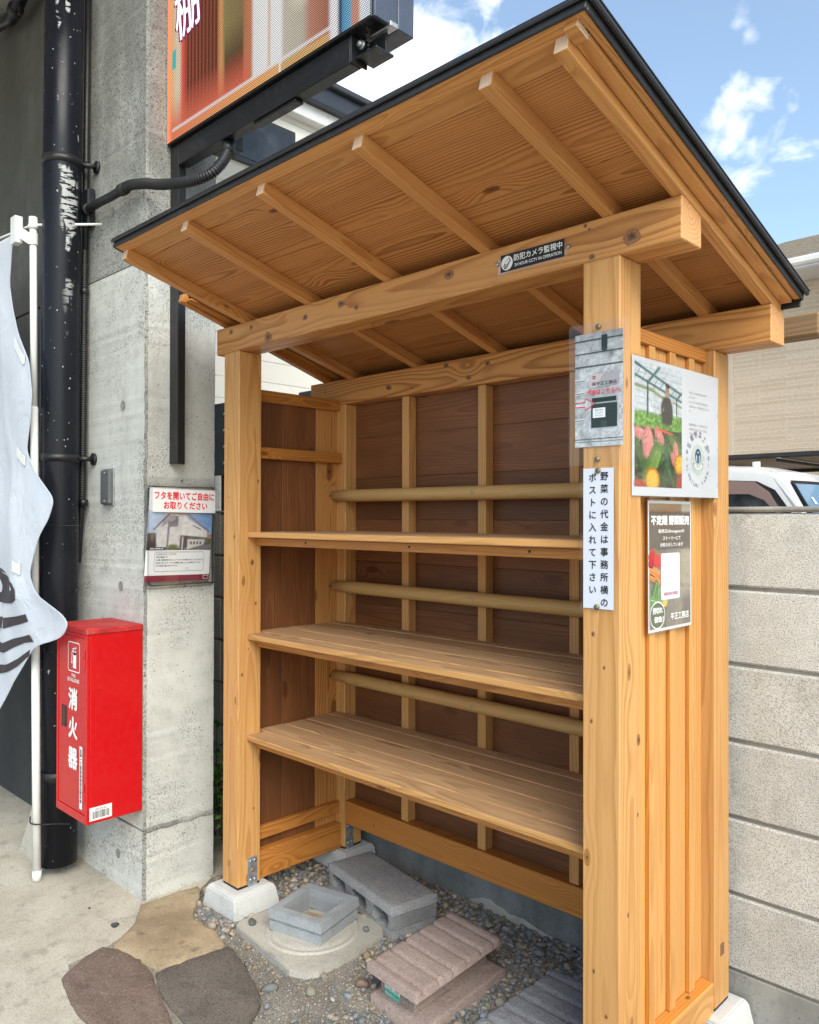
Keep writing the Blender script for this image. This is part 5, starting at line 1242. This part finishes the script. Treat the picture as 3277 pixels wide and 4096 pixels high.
# salad below
P.rect(-1, .525, 2, 2, (.012, .024, .010), .006)
GR = [(.035, .10, .02), (.06, .15, .03), (.018, .05, .014), (.10, .20, .04), (.03, .09, .05)]
for k_2 in range(150): P.ell(P.r.rand(), .55+.45*P.r.rand(), .04+.10*P.r.rand(), .012+.035*P.r.rand(), P.r.rand()*3.1, GR[P.r.randint(5)], .5, .85, .5)
def lf(cu, cv, ru, rv, a_, c, k_3=.5): P.ell(cu, cv, ru, rv, a_, c, .16, 1, k_3); P.line(cu-ru*.9*math.cos(a_), cv-ru*.9*math.sin(a_)/1.36, cu+ru*.9*math.cos(a_), cv+ru*.9*math.sin(a_)/1.36, .010, tuple(min(1, x*1.5+.05) for x in c), .6)
lf(.36, .79, .36, .13, -.95, (.17, .30, .055)); lf(.60, .66, .25, .09, .35, (.09, .20, .035)); lf(.86, .62, .20, .09, .6, (.11, .22, .05)); lf(.70, .80, .22, .07, 1.2, (.05, .14, .07)); lf(.12, .72, .20, .07, 1.0, (.06, .14, .03)); lf(.55, .90, .20, .06, .3, (.03, .09, .02))
PK = (.66, .27, .25)
for a_ in ((.10, .575, .19, .075, .2), (.28, .60, .16, .10, 1.2), (.24, .66, .17, .10, 1.7), (.50, .575, .15, .075, .7), (.86, .70, .15, .07, 1.45), (.80, .76, .10, .05, 1.2)): P.ell(*a_, PK, .3, 1, -.25)
for k_2 in range(60): P.ell(.02+.5*P.r.rand(), .54+.14*P.r.rand(), .012, .008, P.r.rand()*3, (.84, .62, .58), .7, .7)
P.ell(.62, .535, .22, .018, .1, (.70, .12, .04), .3)
for cu, cv, ru in ((.36, .945, .155), (.95, .80, .125)):
    P.ell(cu, cv, ru, ru, 0, (.58, .26, .015), .08); P.ell(cu, cv, ru*.84, ru*.84, 0, (.80, .48, .03), .25, 1, -.15)
    for k_2 in range(9): P.line(cu, cv, cu+ru*.7*math.cos(k_2*.7), cv+ru*.7*math.sin(k_2*.7)/1.36, .012, (.88, .62, .16), .7)
P.ell(.08, .985, .15, .07, 0, (.50, .07, .035), .2); P.ell(.97, .95, .10, .11, .3, (.42, .05, .035), .2)
for k_2 in range(420): P.ell(P.r.rand(), .54+.46*P.r.rand(), .006, .006, 0, [(.55, .62, .45), (.75, .78, .70), (.30, .42, .2)][P.r.randint(3)], .9, .75)
P.grain(40, .12)
P.C = np.clip(P.C, 0, 1)**1.28
P.build(S, .026, .03, .538, .935, 1, k_)
# printed writing and emblem
G1 = (.05, .05, .06)
for i, tx in enumerate(('埼玉県さいたま市岩槻区の豊かな農地で、', '営んでいます。', '安心して食べられる野菜を皆様の食卓に届け', 'たい思いを込め、その恵みを共有してまいりま', 'す。', '', '', '岩槻で農業を営み、そして地元の子どもたち', 'に食の大切さを伝えていく為、日々成長し', 'てまいります。')):
    if tx: S.text(tx, .625, .165+.036*i, .625+.0118*len(tx), .185+.036*i, (.12, .12, .13), 2)
ec, er = (.735, .70), .115
for i, ch in enumerate('岩槻野菜工房'):
    a = R(-152+24.8*i); S.char(ch, ec[0]+.128*math.cos(a), ec[1]-.02+.185*math.sin(a)*1.0, .040, .056, G1, 2, .0, a+math.pi/2)
for i, ch in enumerate('暮らす'): S.char(ch, ec[0]-.135, .645+.058*i, .025, .036, G1, 2)
for i, ch in enumerate('野菜と'): S.char(ch, ec[0]+.135, .62+.058*i, .025, .036, G1, 2)
for i, ch in enumerate('IWATUKI FARM'):
    if ch != ' ': a = R(152-11.2*i); S.char(ch, ec[0]+.140*math.cos(a), ec[1]+.205*math.sin(a), .036, .042, G1, 2, .0, a-math.pi/2)
S.disc(*ec, .082, .125, (.50, .58, .52), 1.5, 40); S.disc(ec[0], ec[1]-.03, .038, .06, (.05, .10, .22), 2); S.disc(ec[0], ec[1]-.02, .026, .045, (.55, .60, .58), 2.4)
S.disc(ec[0], ec[1]-.012, .016, .04, (.06, .12, .26), 2.8); S.disc(ec[0]-.012, ec[1]-.045, .010, .014, (.06, .10, .2), 3); S.disc(ec[0]+.012, ec[1]-.045, .010, .014, (.06, .10, .2), 3)
for k, cl_ in enumerate(((.75, .78, .76), (.08, .16, .36), (.62, .16, .10), (.72, .74, .72))): S.ring(ec[0], ec[1]+.0-.01+.008*k, .078-.008*k, .075-.004*k, .010, cl_, 3.2+.2*k, 14, .35, math.pi-.35)
for (a, b) in ((.02, .48), (.985, .30), (.985, .58), (.985, .88), (.02, .9)): S.line((a, b), (a+.001, b+.035), .004, (.25, .25, .25), 3)
S.build(k_, .35)

sa = thing('sale_poster', 'dark tall poster with vegetables and a blank white panel below the farm poster', 'poster', (1.728, .30, 1.135))
S = Sheet((1.7245, .180, 1.486), (0, .2515, 0), (0, .0035, -.350), (1, 0, 0)); S.eps = .0003
k_ = S.card('paper', 0, 0, 1, 1, plain((.74, .75, .74), .4), sa); S.card('laminate', -.012, -.01, 1.012, 1.012, FILM, sa, .0003, .0009)
P = Pic(70, 110, (.20, .18, .155), 1.42, 12)
for k_2 in range(5): P.rect(.2*k_2, 0, .2*k_2+.19, 1, ((.20, .18, .155), (.15, .135, .115), (.23, .205, .175), (.26, .235, .19), (.18, .165, .145))[k_2], .02)
for k_2 in range(60): u = P.r.rand(); P.line(u, P.r.rand(), u+.01, P.r.rand(), .006, (.10, .09, .075), .35)
P.rect(.75, .36, 1.2, .74, (.38, .34, .26), .12); P.rect(-1, -1, 2, .09, (.27, .17, .10), .03); P.ell(.45, .15, .42, .26, 0, (.30, .16, .065), .3); P.rect(.78, -1, 2, .08, (.42, .38, .30), .03)
P.rect(-1, .065, 2, .372, (.085, .060, .042), .012, .86)
P.ell(.10, .43, .12, .11, 0, (.50, .03, .03), .3, 1, -.5); P.ell(.23, .455, .10, .10, .2, (.58, .045, .035), .3, 1, -.5); P.ell(.05, .49, .09, .08, 0, (.36, .015, .02), .3, 1, -.5); P.line(.14, .40, .19, .385, .025, (.10, .26, .06))
for a_, b_ in (((-.02, .50), (.26, .56)), ((-.02, .56), (.28, .625)), ((-.02, .535), (.2, .59))): P.line(*a_, *b_, .042, (.60, .20, .045)); P.line(a_[0], a_[1]-.010, b_[0], b_[1]-.010, .014, (.78, .38, .12), .8)
for a_ in ((.14, .68, .17, .075, -1.1, (.15, .27, .10)), (.05, .76, .16, .07, .3, (.20, .33, .13)), (.25, .74, .15, .06, -1.6, (.12, .24, .08)), (.06, .88, .14, .07, .9, (.10, .2, .07)), (.24, .84, .14, .06, 2.2, (.17, .30, .12))): P.ell(*a_, .2, 1, .5); P.line(a_[0]-.1*math.cos(a_[4]), a_[1]-.07*math.sin(a_[4]), a_[0]+.1*math.cos(a_[4]), a_[1]+.07*math.sin(a_[4]), .012, (.42, .52, .32), .8)
P.ell(.37, .79, .07, .06, 0, (.66, .50, .09), .3, 1, -.4); P.grain(30, .14)
P.build(S, .022, .022, .978, .978, 1, k_)
S.text('不定期 野菜販売', .06, .115, .94, .185, (.85, .85, .83), 4, .045); S.text('販売日はInstagramの', .22, .220, .82, .253, (.83, .83, .80), 4, .02); S.text('ストーリーにて', .32, .275, .73, .303, (.83, .83, .80), 4, .02); S.text('お知らせしています', .26, .325, .79, .355, (.83, .83, .80), 4, .02)
S.disc(.10, .43, .10, .05, (.50, .03, .03), 2.2); S.disc(.20, .46, .08, .05, (.60, .05, .04), 2.4); S.disc(.06, .48, .06, .04, (.42, .02, .03), 2.6); S.poly([(.13, .39), (.17, .375), (.19, .41), (.15, .425)], (.10, .25, .06), 2.8)
for a, b, w in (((.03, .52), (.24, .565), .045), ((.03, .575), (.26, .625), .05), ((.03, .55), (.2, .60), .03)): S.line(a, b, w, (.62, .22, .05), 2.6); S.line((a[0], a[1]-.008), (b[0], b[1]-.008), .010, (.74, .34, .10), 2.9)
for c_, l_, w_, ang in (((.14, .68), .12, .05, -1.1), ((.10, .76), .11, .05, .2), ((.22, .73), .10, .04, -1.7), ((.08, .85), .09, .05, .9), ((.2, .83), .1, .05, 2.4)):
    pts = [(c_[0]+l_*math.cos(t_)*math.cos(ang)-w_*math.sin(t_)*math.sin(ang), c_[1]+(l_*math.cos(t_)*math.sin(ang)+w_*math.sin(t_)*math.cos(ang))*.72) for t_ in [2*math.pi*i/12 for i in range(12)]]
    pts = [(max(.024, a), b) for a, b in pts]
    S.poly(pts, rg.choice(((.15, .27, .10), (.20, .34, .14), (.10, .2, .07))), 2.5+rg.random()); S.line((max(.03, c_[0]-l_*.7*math.cos(ang)), c_[1]-l_*.5*math.sin(ang)), (c_[0]+l_*.8*math.cos(ang), c_[1]+l_*.58*math.sin(ang)), .007, (.38, .5, .28), 4)
S.disc(.36, .79, .05, .03, (.65, .50, .10), 2.7)
# white panel: the code itself is left out
n_ = 5
def rfill(u0, v0, u1, v1, r, col, layer):
    pts = []
    for cx, cy, a0 in ((u1-r, v1-r*.7, 0), (u0+r, v1-r*.7, math.pi/2), (u0+r, v0+r*.7, math.pi), (u1-r, v0+r*.7, 1.5*math.pi)):
        for i in range(6): a = a0+math.pi/2*i/5; pts.append((cx+r*math.cos(a), cy+r*.7*math.sin(a)))
    S.poly(pts, col, layer)
rfill(.27, .405, .71, .765, .03, (.64, .62, .67), 4.5)
S.text('HIRASHOW_WORKS', .335, .708, .655, .738, (.50, .06, .17), 5.5, .01)
S.disc(.19, .875, .165, .105, (.12, .14, .09), 4.2, 32); S.ring(.19, .875, .168, .107, .012, (.66, .68, .64), 4.6, 36)
S.text('売切れ', .085, .815, .30, .862, (.86, .87, .84), 5, .04); S.text('御免！', .12, .885, .32, .93, (.86, .87, .84), 5, .04)
S.text('平正工務店', .49, .875, .92, .93, (.85, .85, .83), 5, .02)
S.build(k_, .35)

# ------------------------------------------------------------------ lit display sign on the pillar
ds = thing('display_sign', 'large lit display sign showing orange doors, fixed on a black steel frame', 'display sign', (.4, -.05, 2.83))
SX0, SX1, SY, SZ0, SZ1 = -.204, 1.0, -.140, 2.932, 3.75
def scol(u, v):
    """blurred picture: orange shop doors, white posts, a blue strip; v = metres above the lower edge"""
    def lerp(a, b, t_): return tuple(x+(y-x)*t_ for x, y in zip(a, b))
    st_ = [(0, (.95, .16, .02)), (.03, (.90, .45, .08)), (.06, (.70, .62, .40)), (.08, (.80, .55, .30)), (.095, (.90, .05, .015)), (.13, (.45, .06, .015)), (.30, (.32, .07, .02)), (.325, (.80, .30, .03)), (.345, (.30, .22, .05)), (.44, (.26, .17, .05)), (.455, (.55, .16, .03)), (.485, (.62, .18, .04)),
           (.50, (.75, .74, .72)), (.565, (.78, .78, .80)), (.575, (.72, .42, .18)), (.585, (.76, .76, .78)), (.63, (.78, .78, .76)), (.645, (.55, .48, .36)), (.73, (.50, .44, .32)), (.76, (.55, .20, .10)), (.835, (.42, .13, .06)), (.85, (.76, .72, .74)), (.872, (.72, .74, .78)), (.885, (.02, .03, .06)), (.897, (.05, .30, .55)), (.925, (.10, .40, .62)), (.935, (.65, .22, .12)), (.955, (.62, .25, .12)), (.965, (.65, .70, .76)), (1, (.55, .66, .72))]
    c = st_[-1][1]
    for (a, ca), (b, cb2) in zip(st_, st_[1:]):
        if a <= u <= b: c = lerp(ca, cb2, (u-a)/(b-a)); break
    if .11 < u < .31: c = lerp(c, (.12, .03, .01), .5+.5*math.sin(u*300))
    if .345 < u < .445: c = lerp(c, (.10, .05, .02), max(0, min(1, (.30-v)/.16)))
    if .63 < u < .77: c = lerp(c, (.70, .62, .44), max(0, 1-math.hypot((u-.72)*1.2, v-.22)/.07))
    if u < .48: c = lerp((.85, .10, .012), c, max(0, min(1, (v-.03)/.15)))
    if v < .036 and u < .62: c = lerp((.90, .16, .012), (.85, .38, .04), u/.62)
    if v < .030 and .63 < u < .84: c = (.70, .36, .06)
    if .036 < v < .048 and .03 < u < .86: c = lerp(c, (.78, .72, .72), .85)
    if .93 < u and .085 < v < .16 and math.sin(u*160) > .2: c = (.03, .03, .035)
    g_ = .3*c[0]+.55*c[1]+.15*c[2]; c = tuple((x*.72+g_*.28)*.9 for x in c)
    if u < .028: c = lerp((2.6, .42, .22), c, u/.028)
    if .03 < u < .055 and .28 < v < .36: c = (.08, .45, .48)
    return c
gx_, gz_ = 210, 130; V = []; F = []; C = []
for j in range(gz_+1):
    for i in range(gx_+1):
        u, v = i/gx_, (SZ1-SZ0-.01)*j/gz_; V.append((SX0+.004+(SX1-SX0-.008)*u, SY-.0005, SZ0+.006+v)); C.append(scol(u, v))
for j in range(gz_):
    for i in range(gx_): a = j*(gx_+1)+i; F.append([a, a+1, a+gx_+2, a+gx_+1])
mk('screen', V, F, SCREEN, ds, cols=C)
def emis(name, col, s_=1.0):
    m = bpy.data.materials.new(name); m.use_nodes = True; t_ = m.node_tree; t_.nodes.clear(); o_ = N(t_, 'ShaderNodeOutputMaterial'); e = N(t_, 'ShaderNodeEmission', i_Color=(*col, 1), i_Strength=s_); t_.links.new(e.outputs[0], o_.inputs[0]); return m
S = Sheet((SX0+.085, SY-.001, SZ0+.60), (1, 0, 0), (0, 0, -1), (0, -1, 0))
for ch, uu, vv in (('棚', .07, .10), ('お', .20, .01)):
    S.char(ch, uu, vv, .19, .24, (.25, .04, .12), 1, .055, -.12); S.char(ch, uu, vv, .19, .24, (.85, .8, .84), 2, .008, -.12)
V, F, Mi, cols = S.t['x']; mk('lettering', V, F, [emis('lit_ink', (.10, .015, .06)), emis('lit_white', (.85, .80, .84))], ds, midx=Mi)
box('display_module', (SX0, SY, SZ0), (SX1, -.040, SZ1), BLACK_METAL, ds, .003)
mb = MB(); mb.box((SX1+.0005, SY+.004, SZ0+.0), (SX1+.012, -.042, SZ1), .002); mb.build('end_profile', BLUE_METAL, ds)
box('end_bracket', (SX1-.075, -.075, SZ0-.004), (SX1+.016, -.043, SZ0+.012), ALU, ds, .002)
for k in range(5):
    for m_ in range(2): box('vent_slot', (SX1-.12+.018*k, SY+.012+.014*m_, SZ0-.0015), (SX1-.112+.018*k, SY+.020+.014*m_, SZ0+.001), plain((.004, .004, .004)), ds, .0002)
for x, y in ((.90, -.075), (.93, -.095), (.95, -.06), (.89, -.055), (.96, -.10)): otube('bolt_hole', [(x, y, SZ0-.0018), (x, y, SZ0)], .006, plain((.004, .004, .004)), ds, 10)
box('rear_frame', (SX0, -.038, SZ0+.0), (SX1+.012, .032, SZ1), BLUE_METAL, ds, .003)
box('lower_beam', (-.146, -.122, SZ0-.088), (.885, -.074, SZ0-.0025), BLACK_METAL, ds, .003)
box('lower_beam', (.36, -.114, SZ0-.098), (.60, -.078, SZ0-.0885), BLACK_METAL, ds, .002)
box('cable_box', (.02, -.073, SZ0-.085), (.13, .0, SZ0-.03), BLACK_METAL, ds, .003)
box('end_plate', (.8855, -.124, SZ0-.085), (.892, -.055, SZ0-.0025), BLACK_METAL, ds, .001)
box('end_plate', (.8925, -.105, SZ0-.072), (.985, -.03, SZ0-.064), BLACK_METAL, ds, .001); box('end_plate', (.905, -.06, SZ0-.0635), (.98, -.05, SZ0-.0045), BLACK_METAL, ds, .001)
otube('bolt', [(.915, -.100, SZ0-.035), (.915, -.114, SZ0-.035)], .009, ALU, ds, 6); otube('bolt_washer', [(.915, -.098, SZ0-.035), (.915, -.103, SZ0-.035)], .013, ALU, ds, 18)
box('mounting_post', (XC+.001, -.122, 1.652), (-.1465, -.117, SZ0-.0025), BLACK_METAL, ds, .001)
box('mounting_post', (XC+.001, -.1165, 1.654), (XC+.006, -.055, SZ0-.0025), BLACK_METAL, ds, .001)
box('mounting_post', (XC+.0065, -.1165, 1.654), (-.1475, -.087, SZ0-.0025), plain((.004, .004, .005), .6), ds, .001)

# ------------------------------------------------------------------ beyond the wall, left: cream house, steel panels, shrub
ch_ = thing('cream_house', 'cream house with horizontal siding and dark eaves behind the stall', 'house', (-3.5, 4, -.1))
XH = -1.6
mb = MB(); mb.box((-8, .96, -.12), (XH-.004, 8.2, 4.33), .01); mb.build('wall', CREAM, ch_)
k = 0; z_ = .0
while z_ < 4.12:
    box('siding_board', (XH-.0035, .961, z_+.003), (XH, 8.2, z_+.1356), CREAM, ch_, .0025); z_ += .1365
mb = MB(); mb.box((-8.2, .5, 4.235), (XH+.14, 8.5, 4.36), .006); mb.build('gutter', painted('dark_gutter', (.030, .034, .045), .35, .1), ch_)
mb = MB(); mb.box((-8.1, .6, 4.135), (XH+.075, 8.4, 4.2345), .004); mb.build('fascia', painted('white_fascia', (.75, .75, .74), .5, .05), ch_)
mb = MB(); mb.box((-8.3, .45, 4.3605), (XH+.18, 8.6, 4.40), .006); mb.build('roof', painted('dark_roof', (.035, .037, .045), .5, .1), ch_)
w_ = box('window', (XH+.0005, .99, 3.70), (XH+.030, 1.56, 4.03), painted('window_frame', (.028, .028, .03), .35, .1), ch_, .004)
box('pane', (XH+.0305, 1.02, 3.73), (XH+.034, 1.53, 4.0), GLASS, w_, .001)
for x0, x1, z0, z1, lab_ in ((-1.56, -1.355, 1.69, 2.124, 'dark steel panel with bolts seen between pillar and front left post'), (-.685, -.40, 1.80, 2.108, 'blue grey steel panel just showing above the stall side wall')):
    t = thing('steel_panel', lab_, 'panel', ((x0+x1)/2, .9, -.1))
    box('sheet', (x0, .90, z0), (x1, .93, z1), painted('slate_steel', (.075, .095, .115), .45, .15), t, .004)
    box('stand', ((x0+x1)/2-.03, .935, -.12), ((x0+x1)/2+.03, .99, z1-.05), BLACK_METAL, t, .003)
    for k in range(4): otube('bolt', [(x1-.045, .9005, z0+.07+k*(z1-z0-.14)/3), (x1-.045, .8955, z0+.07+k*(z1-z0-.14)/3)], .008, ALU, t, 8)
sh = thing('shrub', 'low leafy green shrub growing between the pillar and the block wall', 'shrub', (-.8, .45, -.09))
rg = random.Random(21); V, F, C = [], [], []
tw = MB()
for s_ in range(46):
    bx, by = rg.uniform(-1.25, -.28), rg.uniform(.2, .62); h = rg.uniform(.22, .50)*(1.2 if rg.random() < .12 else 1); tip = Vector((bx+rg.uniform(-.1, .1), by+rg.uniform(-.1, .06), -.08+h))
    base_ = Vector((bx, by, -.10)); tw.tube([base_, base_.lerp(tip, .5)+Vector((rg.uniform(-.02, .02), 0, 0)), tip], [.004, .003, .0015], 5)
    for k in range(26):
        p_ = base_.lerp(tip, rg.uniform(.25, 1.02))+Vector((rg.gauss(0, .03), rg.gauss(0, .03), rg.gauss(0, .015)))
        d = Vector((rg.gauss(0, 1), rg.gauss(0, 1)-.3, rg.gauss(.2, .6))).normalized(); sd_ = d.cross(Vector((rg.gauss(0, .4), rg.gauss(0, .4), 1))).normalized(); nn = sd_.cross(d)
        l = rg.uniform(.028, .05); w2 = l*.28; o0 = len(V); kk = rg.uniform(.6, 1.35); c = (.07*kk, .19*kk, .03*kk) if rg.random() < .65 else (.13*kk, .27*kk, .045*kk)
        V += [p_, p_+d*l*.45+sd_*w2-nn*.003, p_+d*l-nn*.006, p_+d*l*.45-sd_*w2-nn*.003, p_+d*l*.45+nn*.003]; C += [c]*5
        F += [[o0, o0+1, o0+4], [o0+1, o0+2, o0+4], [o0+2, o0+3, o0+4], [o0+3, o0, o0+4]]
mk('foliage', V, F, LEAF, sh, cols=C, kind='stuff'); tw.build('stems', painted('stem', (.09, .07, .035), .8), sh, kind='stuff')
struct(box('planting_bed', (-1.6, .10, -.14), (-.205, YW-.001, -.088), SOIL, None, .004))

# ------------------------------------------------------------------ beyond the wall, right: log, house, carport, van
lg = thing('log_rail', 'weathered brown timber beam reaching out right behind the roof corner', 'beam', (2.6, .86, 1.99))
for x0, x1, r_ in ((1.70, 1.944, 0), (1.946, 3.4, .004)): wood('timber', (x0, .83, 1.994-r_), (x1, .90, 2.066), 'x', W_OLD, lg, ch=.008)
for x in (3.3,): wood('timber_post', (x, .84, -.12), (x+.08, .90, 1.989), 'z', W_OLD, lg, ch=.006)
nh = thing('beige_house', 'beige house with brick-pattern siding and brown roof beyond the parked van', 'house', (2, 9, -.1))
box('wall', (-.92, 7.0, -.12), (7.5, 11, 3.885), SIDING, nh, .004)
box('corner_trim', (-.935, 6.985, -.12), (-.845, 7.06, 3.88), painted('beige_trim', (.55, .47, .38), .6, .05), nh, .004)
box('soffit', (-1.3, 6.55, 3.886), (7.9, 11.3, 3.905), painted('soffit_white', (.62, .61, .6), .6, .05), nh, .002)
mb = MB(); mb.box((-1.32, 6.44, 3.906), (7.92, 6.56, 3.985), .02); mb.build('gutter', painted('pale_gutter', (.72, .71, .69), .4, .05), nh)
V = []; F = []; nr = 30; x0, x1 = -1.35, 7.95
for r_ in range(nr):
    ya, yb = 6.48+.12*r_, 6.48+.12*(r_+1); za, zb = 3.985+.045*r_, 3.985+.045*(r_+1); o0 = len(V)
    V += [(x0, ya, za-.012), (x1, ya, za-.012), (x0, ya, za+.022), (x1, ya, za+.022), (x0, yb, zb-.004), (x1, yb, zb-.004)]
    F += [[o0, o0+1, o0+3, o0+2], [o0+2, o0+3, o0+5, o0+4]]
mk('roof', V, F, ROOFTILE, nh)
box('snow_guard', (-.33, 6.72, 4.09), (-.25, 6.74, 4.135), BLACK_METAL, nh, .003)
cp = thing('carport', 'carport with dark frame and brown translucent roof behind the van', 'carport', (1.0, 6, -.1))
DK = painted('dark_frame', (.022, .022, .024), .4, .1)
box('front_beam', (-3.2, 5.0, 1.935), (4.6, 5.06, 1.972), DK, cp, .004); box('back_beam', (-3.2, 6.75, 1.90), (4.6, 6.81, 1.94), DK, cp, .004)
for k in range(12): box('roof_bar', (-3.1+.68*k, 5.061, 1.905), (-3.07+.68*k, 6.749, 1.93), DK, cp, .003); box('roof_panel', (-3.068+.68*k, 5.062, 1.931), (-3.068+.68*k+.646, 6.748, 1.936), BROWN_POLY, cp, .001)
for x in (-3.1, 4.5): box('carport_post', (x, 6.76, -.12), (x+.07, 6.80, 1.899), DK, cp, .004)
va = thing('parked_van', 'white parked van with smoked window visor seen over the block wall', 'van', (-.3, 4.2, -.1))
YV0, YV1 = 3.5, 4.92
prof = [(-2.0, .15), (1.40, .15), (1.46, .30), (1.46, .78), (1.40, .92), (1.30, 1.0), (1.02, 1.45), (.90, 1.655), (.80, 1.72), (.60, 1.765), (.2, 1.79), (-.6, 1.795), (-1.6, 1.775), (-1.92, 1.70), (-2.0, 1.5)]
def inset(z_): return 0 if z_ < 1.0 else (.11*((z_-1.0)/.8)**1.6)
V = []; n = len(prof)
prof2 = [(x, z_) for x, z_ in prof]
layers = [(0, 0), (.02, -.02)]
cr = [(0.0, .985, .0), (.05, 1.0, .012), (.25, 1.0, .03), (.5, 1.0, .036), (.75, 1.0, .03), (.95, 1.0, .012), (1.0, .985, .0)]
for t_, s_, lift_ in cr:
    for x, z_ in prof2:
        ins = inset(z_); y = YV0+ins+(YV1-YV0-2*ins)*t_
        V.append((x if 0 < t_ < 1 else (x-.3)*.99+.3, y, z_+(lift_ if z_ > 1.6 else 0)))
F = [[j*n+i, j*n+(i+1) % n, (j+1)*n+(i+1) % n, (j+1)*n+i] for j in range(len(cr)-1) for i in range(n)]
F = [f[::-1] for f in F]+[list(range(n)), list(range((len(cr)-1)*n, len(cr)*n))[::-1]]
mk('body', V, F, CARWHITE, va)
def side(pts, off_=.004, t_=0):
    out = []
    for x, z_ in pts: out.append((x, YV0+inset(z_)-off_, z_))
    return out
def strip(name, pts, mat, off_, par=va):
    P2 = side(pts, off_); P3 = [(x, y+.003, z_) for x, y, z_ in P2]; n_ = len(pts)
    return mk(name, P2+P3, [list(range(n_))[::-1], list(range(n_, 2*n_))]+[[i, (i+1) % n_, n_+(i+1) % n_, n_+i] for i in range(n_)], mat, par)
wn = strip('side_window', [(-.05, 1.06), (.98, 1.06), (.955, 1.30), (.905, 1.47), (.80, 1.60), (.70, 1.655), (.45, 1.672), (-.05, 1.672)], GLASS, .012)
strip('side_window', [(-1.2, 1.06), (-.13, 1.06), (-.13, 1.67), (-1.2, 1.66)], GLASS, .012)
strip('window_frame', [(-.1, 1.03), (1.02, 1.03), (.985, 1.30), (.935, 1.48), (.83, 1.62), (.71, 1.68), (.45, 1.695), (-.1, 1.695)], BLACK_RUBBER, .008)
strip('visor', [(-.05, 1.60), (.68, 1.595), (.78, 1.555), (.86, 1.47), (.895, 1.47), (.81, 1.605), (.71, 1.675), (.45, 1.692), (-.05, 1.692)], SMOKE, .045)
# windscreen on the sloping front, between the pillars
def fr(x0, z0, yy): return (x0, yy, z0)
wb, wt = (1.285, 1.03), (.905, 1.665)
dx, dz_ = wt[0]-wb[0], wt[1]-wb[1]; ln = math.hypot(dx, dz_); nx_, nz2 = dz_/ln, -dx/ln
def scr(t_, yy, off_): x, z_ = wb[0]+dx*t_, wb[1]+dz_*t_; bul = .03*math.sin(math.pi*(yy-YV0)/(YV1-YV0)); return (x+nx_*(off_+bul*.4), yy, z_+nz2*(off_+bul*.4))
def screen_patch(name, t0, t1, y0, y1, mat, off_, m_=8):
    V = []; F = []
    for k in range(m_+1):
        for t_ in (t0, t1):
            ins = inset(wb[1]+dz_*t_); a = y0+ins; b = y1-ins; V.append(scr(t_, a+(b-a)*k/m_, off_))
    nn_ = len(V); V += [(x-.004, y, z_) for x, y, z_ in V]
    for k in range(m_): F.append([2*k, 2*k+2, 2*k+3, 2*k+1]); F.append([nn_+2*k, nn_+2*k+1, nn_+2*k+3, nn_+2*k+2])
    return mk(name, V, F, mat, va)
screen_patch('windscreen_seal', -.02, 1.02, YV0+.045, YV1-.045, BLACK_RUBBER, .006); screen_patch('windscreen', .02, .98, YV0+.07, YV1-.07, WGLASS, .012)
V = [scr(t_, yy, .0165) for t_, yy in ((.84, 3.76), (.84, 3.80), (.77, 3.80), (.77, 3.76))]; mk('inspection_sticker', V, [[3, 2, 1, 0]], plain((.75, .78, .72), .5), va)
for x in (-1.35, .85):
    for yy, s_ in ((YV0, 1), (YV1, -1)):
        w_ = otube('wheel', [(x, yy-.005*s_, .18), (x, yy+.17*s_, .18)], .275, BLACK_RUBBER, va, 24); otube('rim', [(x, yy-.010*s_, .18), (x, yy-.0055*s_, .18)], .18, ALU, w_, 18)
for yy in (3.66, 4.64): box('headlight', (1.44, yy-.12, .62), (1.475, yy+.12, .82), ALU, va, .012)
strip('roof_rail', [(-1.6, 1.745), (.5, 1.742), (.5, 1.752), (-1.6, 1.755)], BLACK_RUBBER, .004)
otube('antenna_base', [(.60, 3.86, 1.775), (.60, 3.86, 1.825)], .026, WHITE_PLASTIC, va, 12)
V = []; 
box('seat', (.05, 3.75, .9), (.2, 4.15, 1.45), BLACK_RUBBER, va, .02)
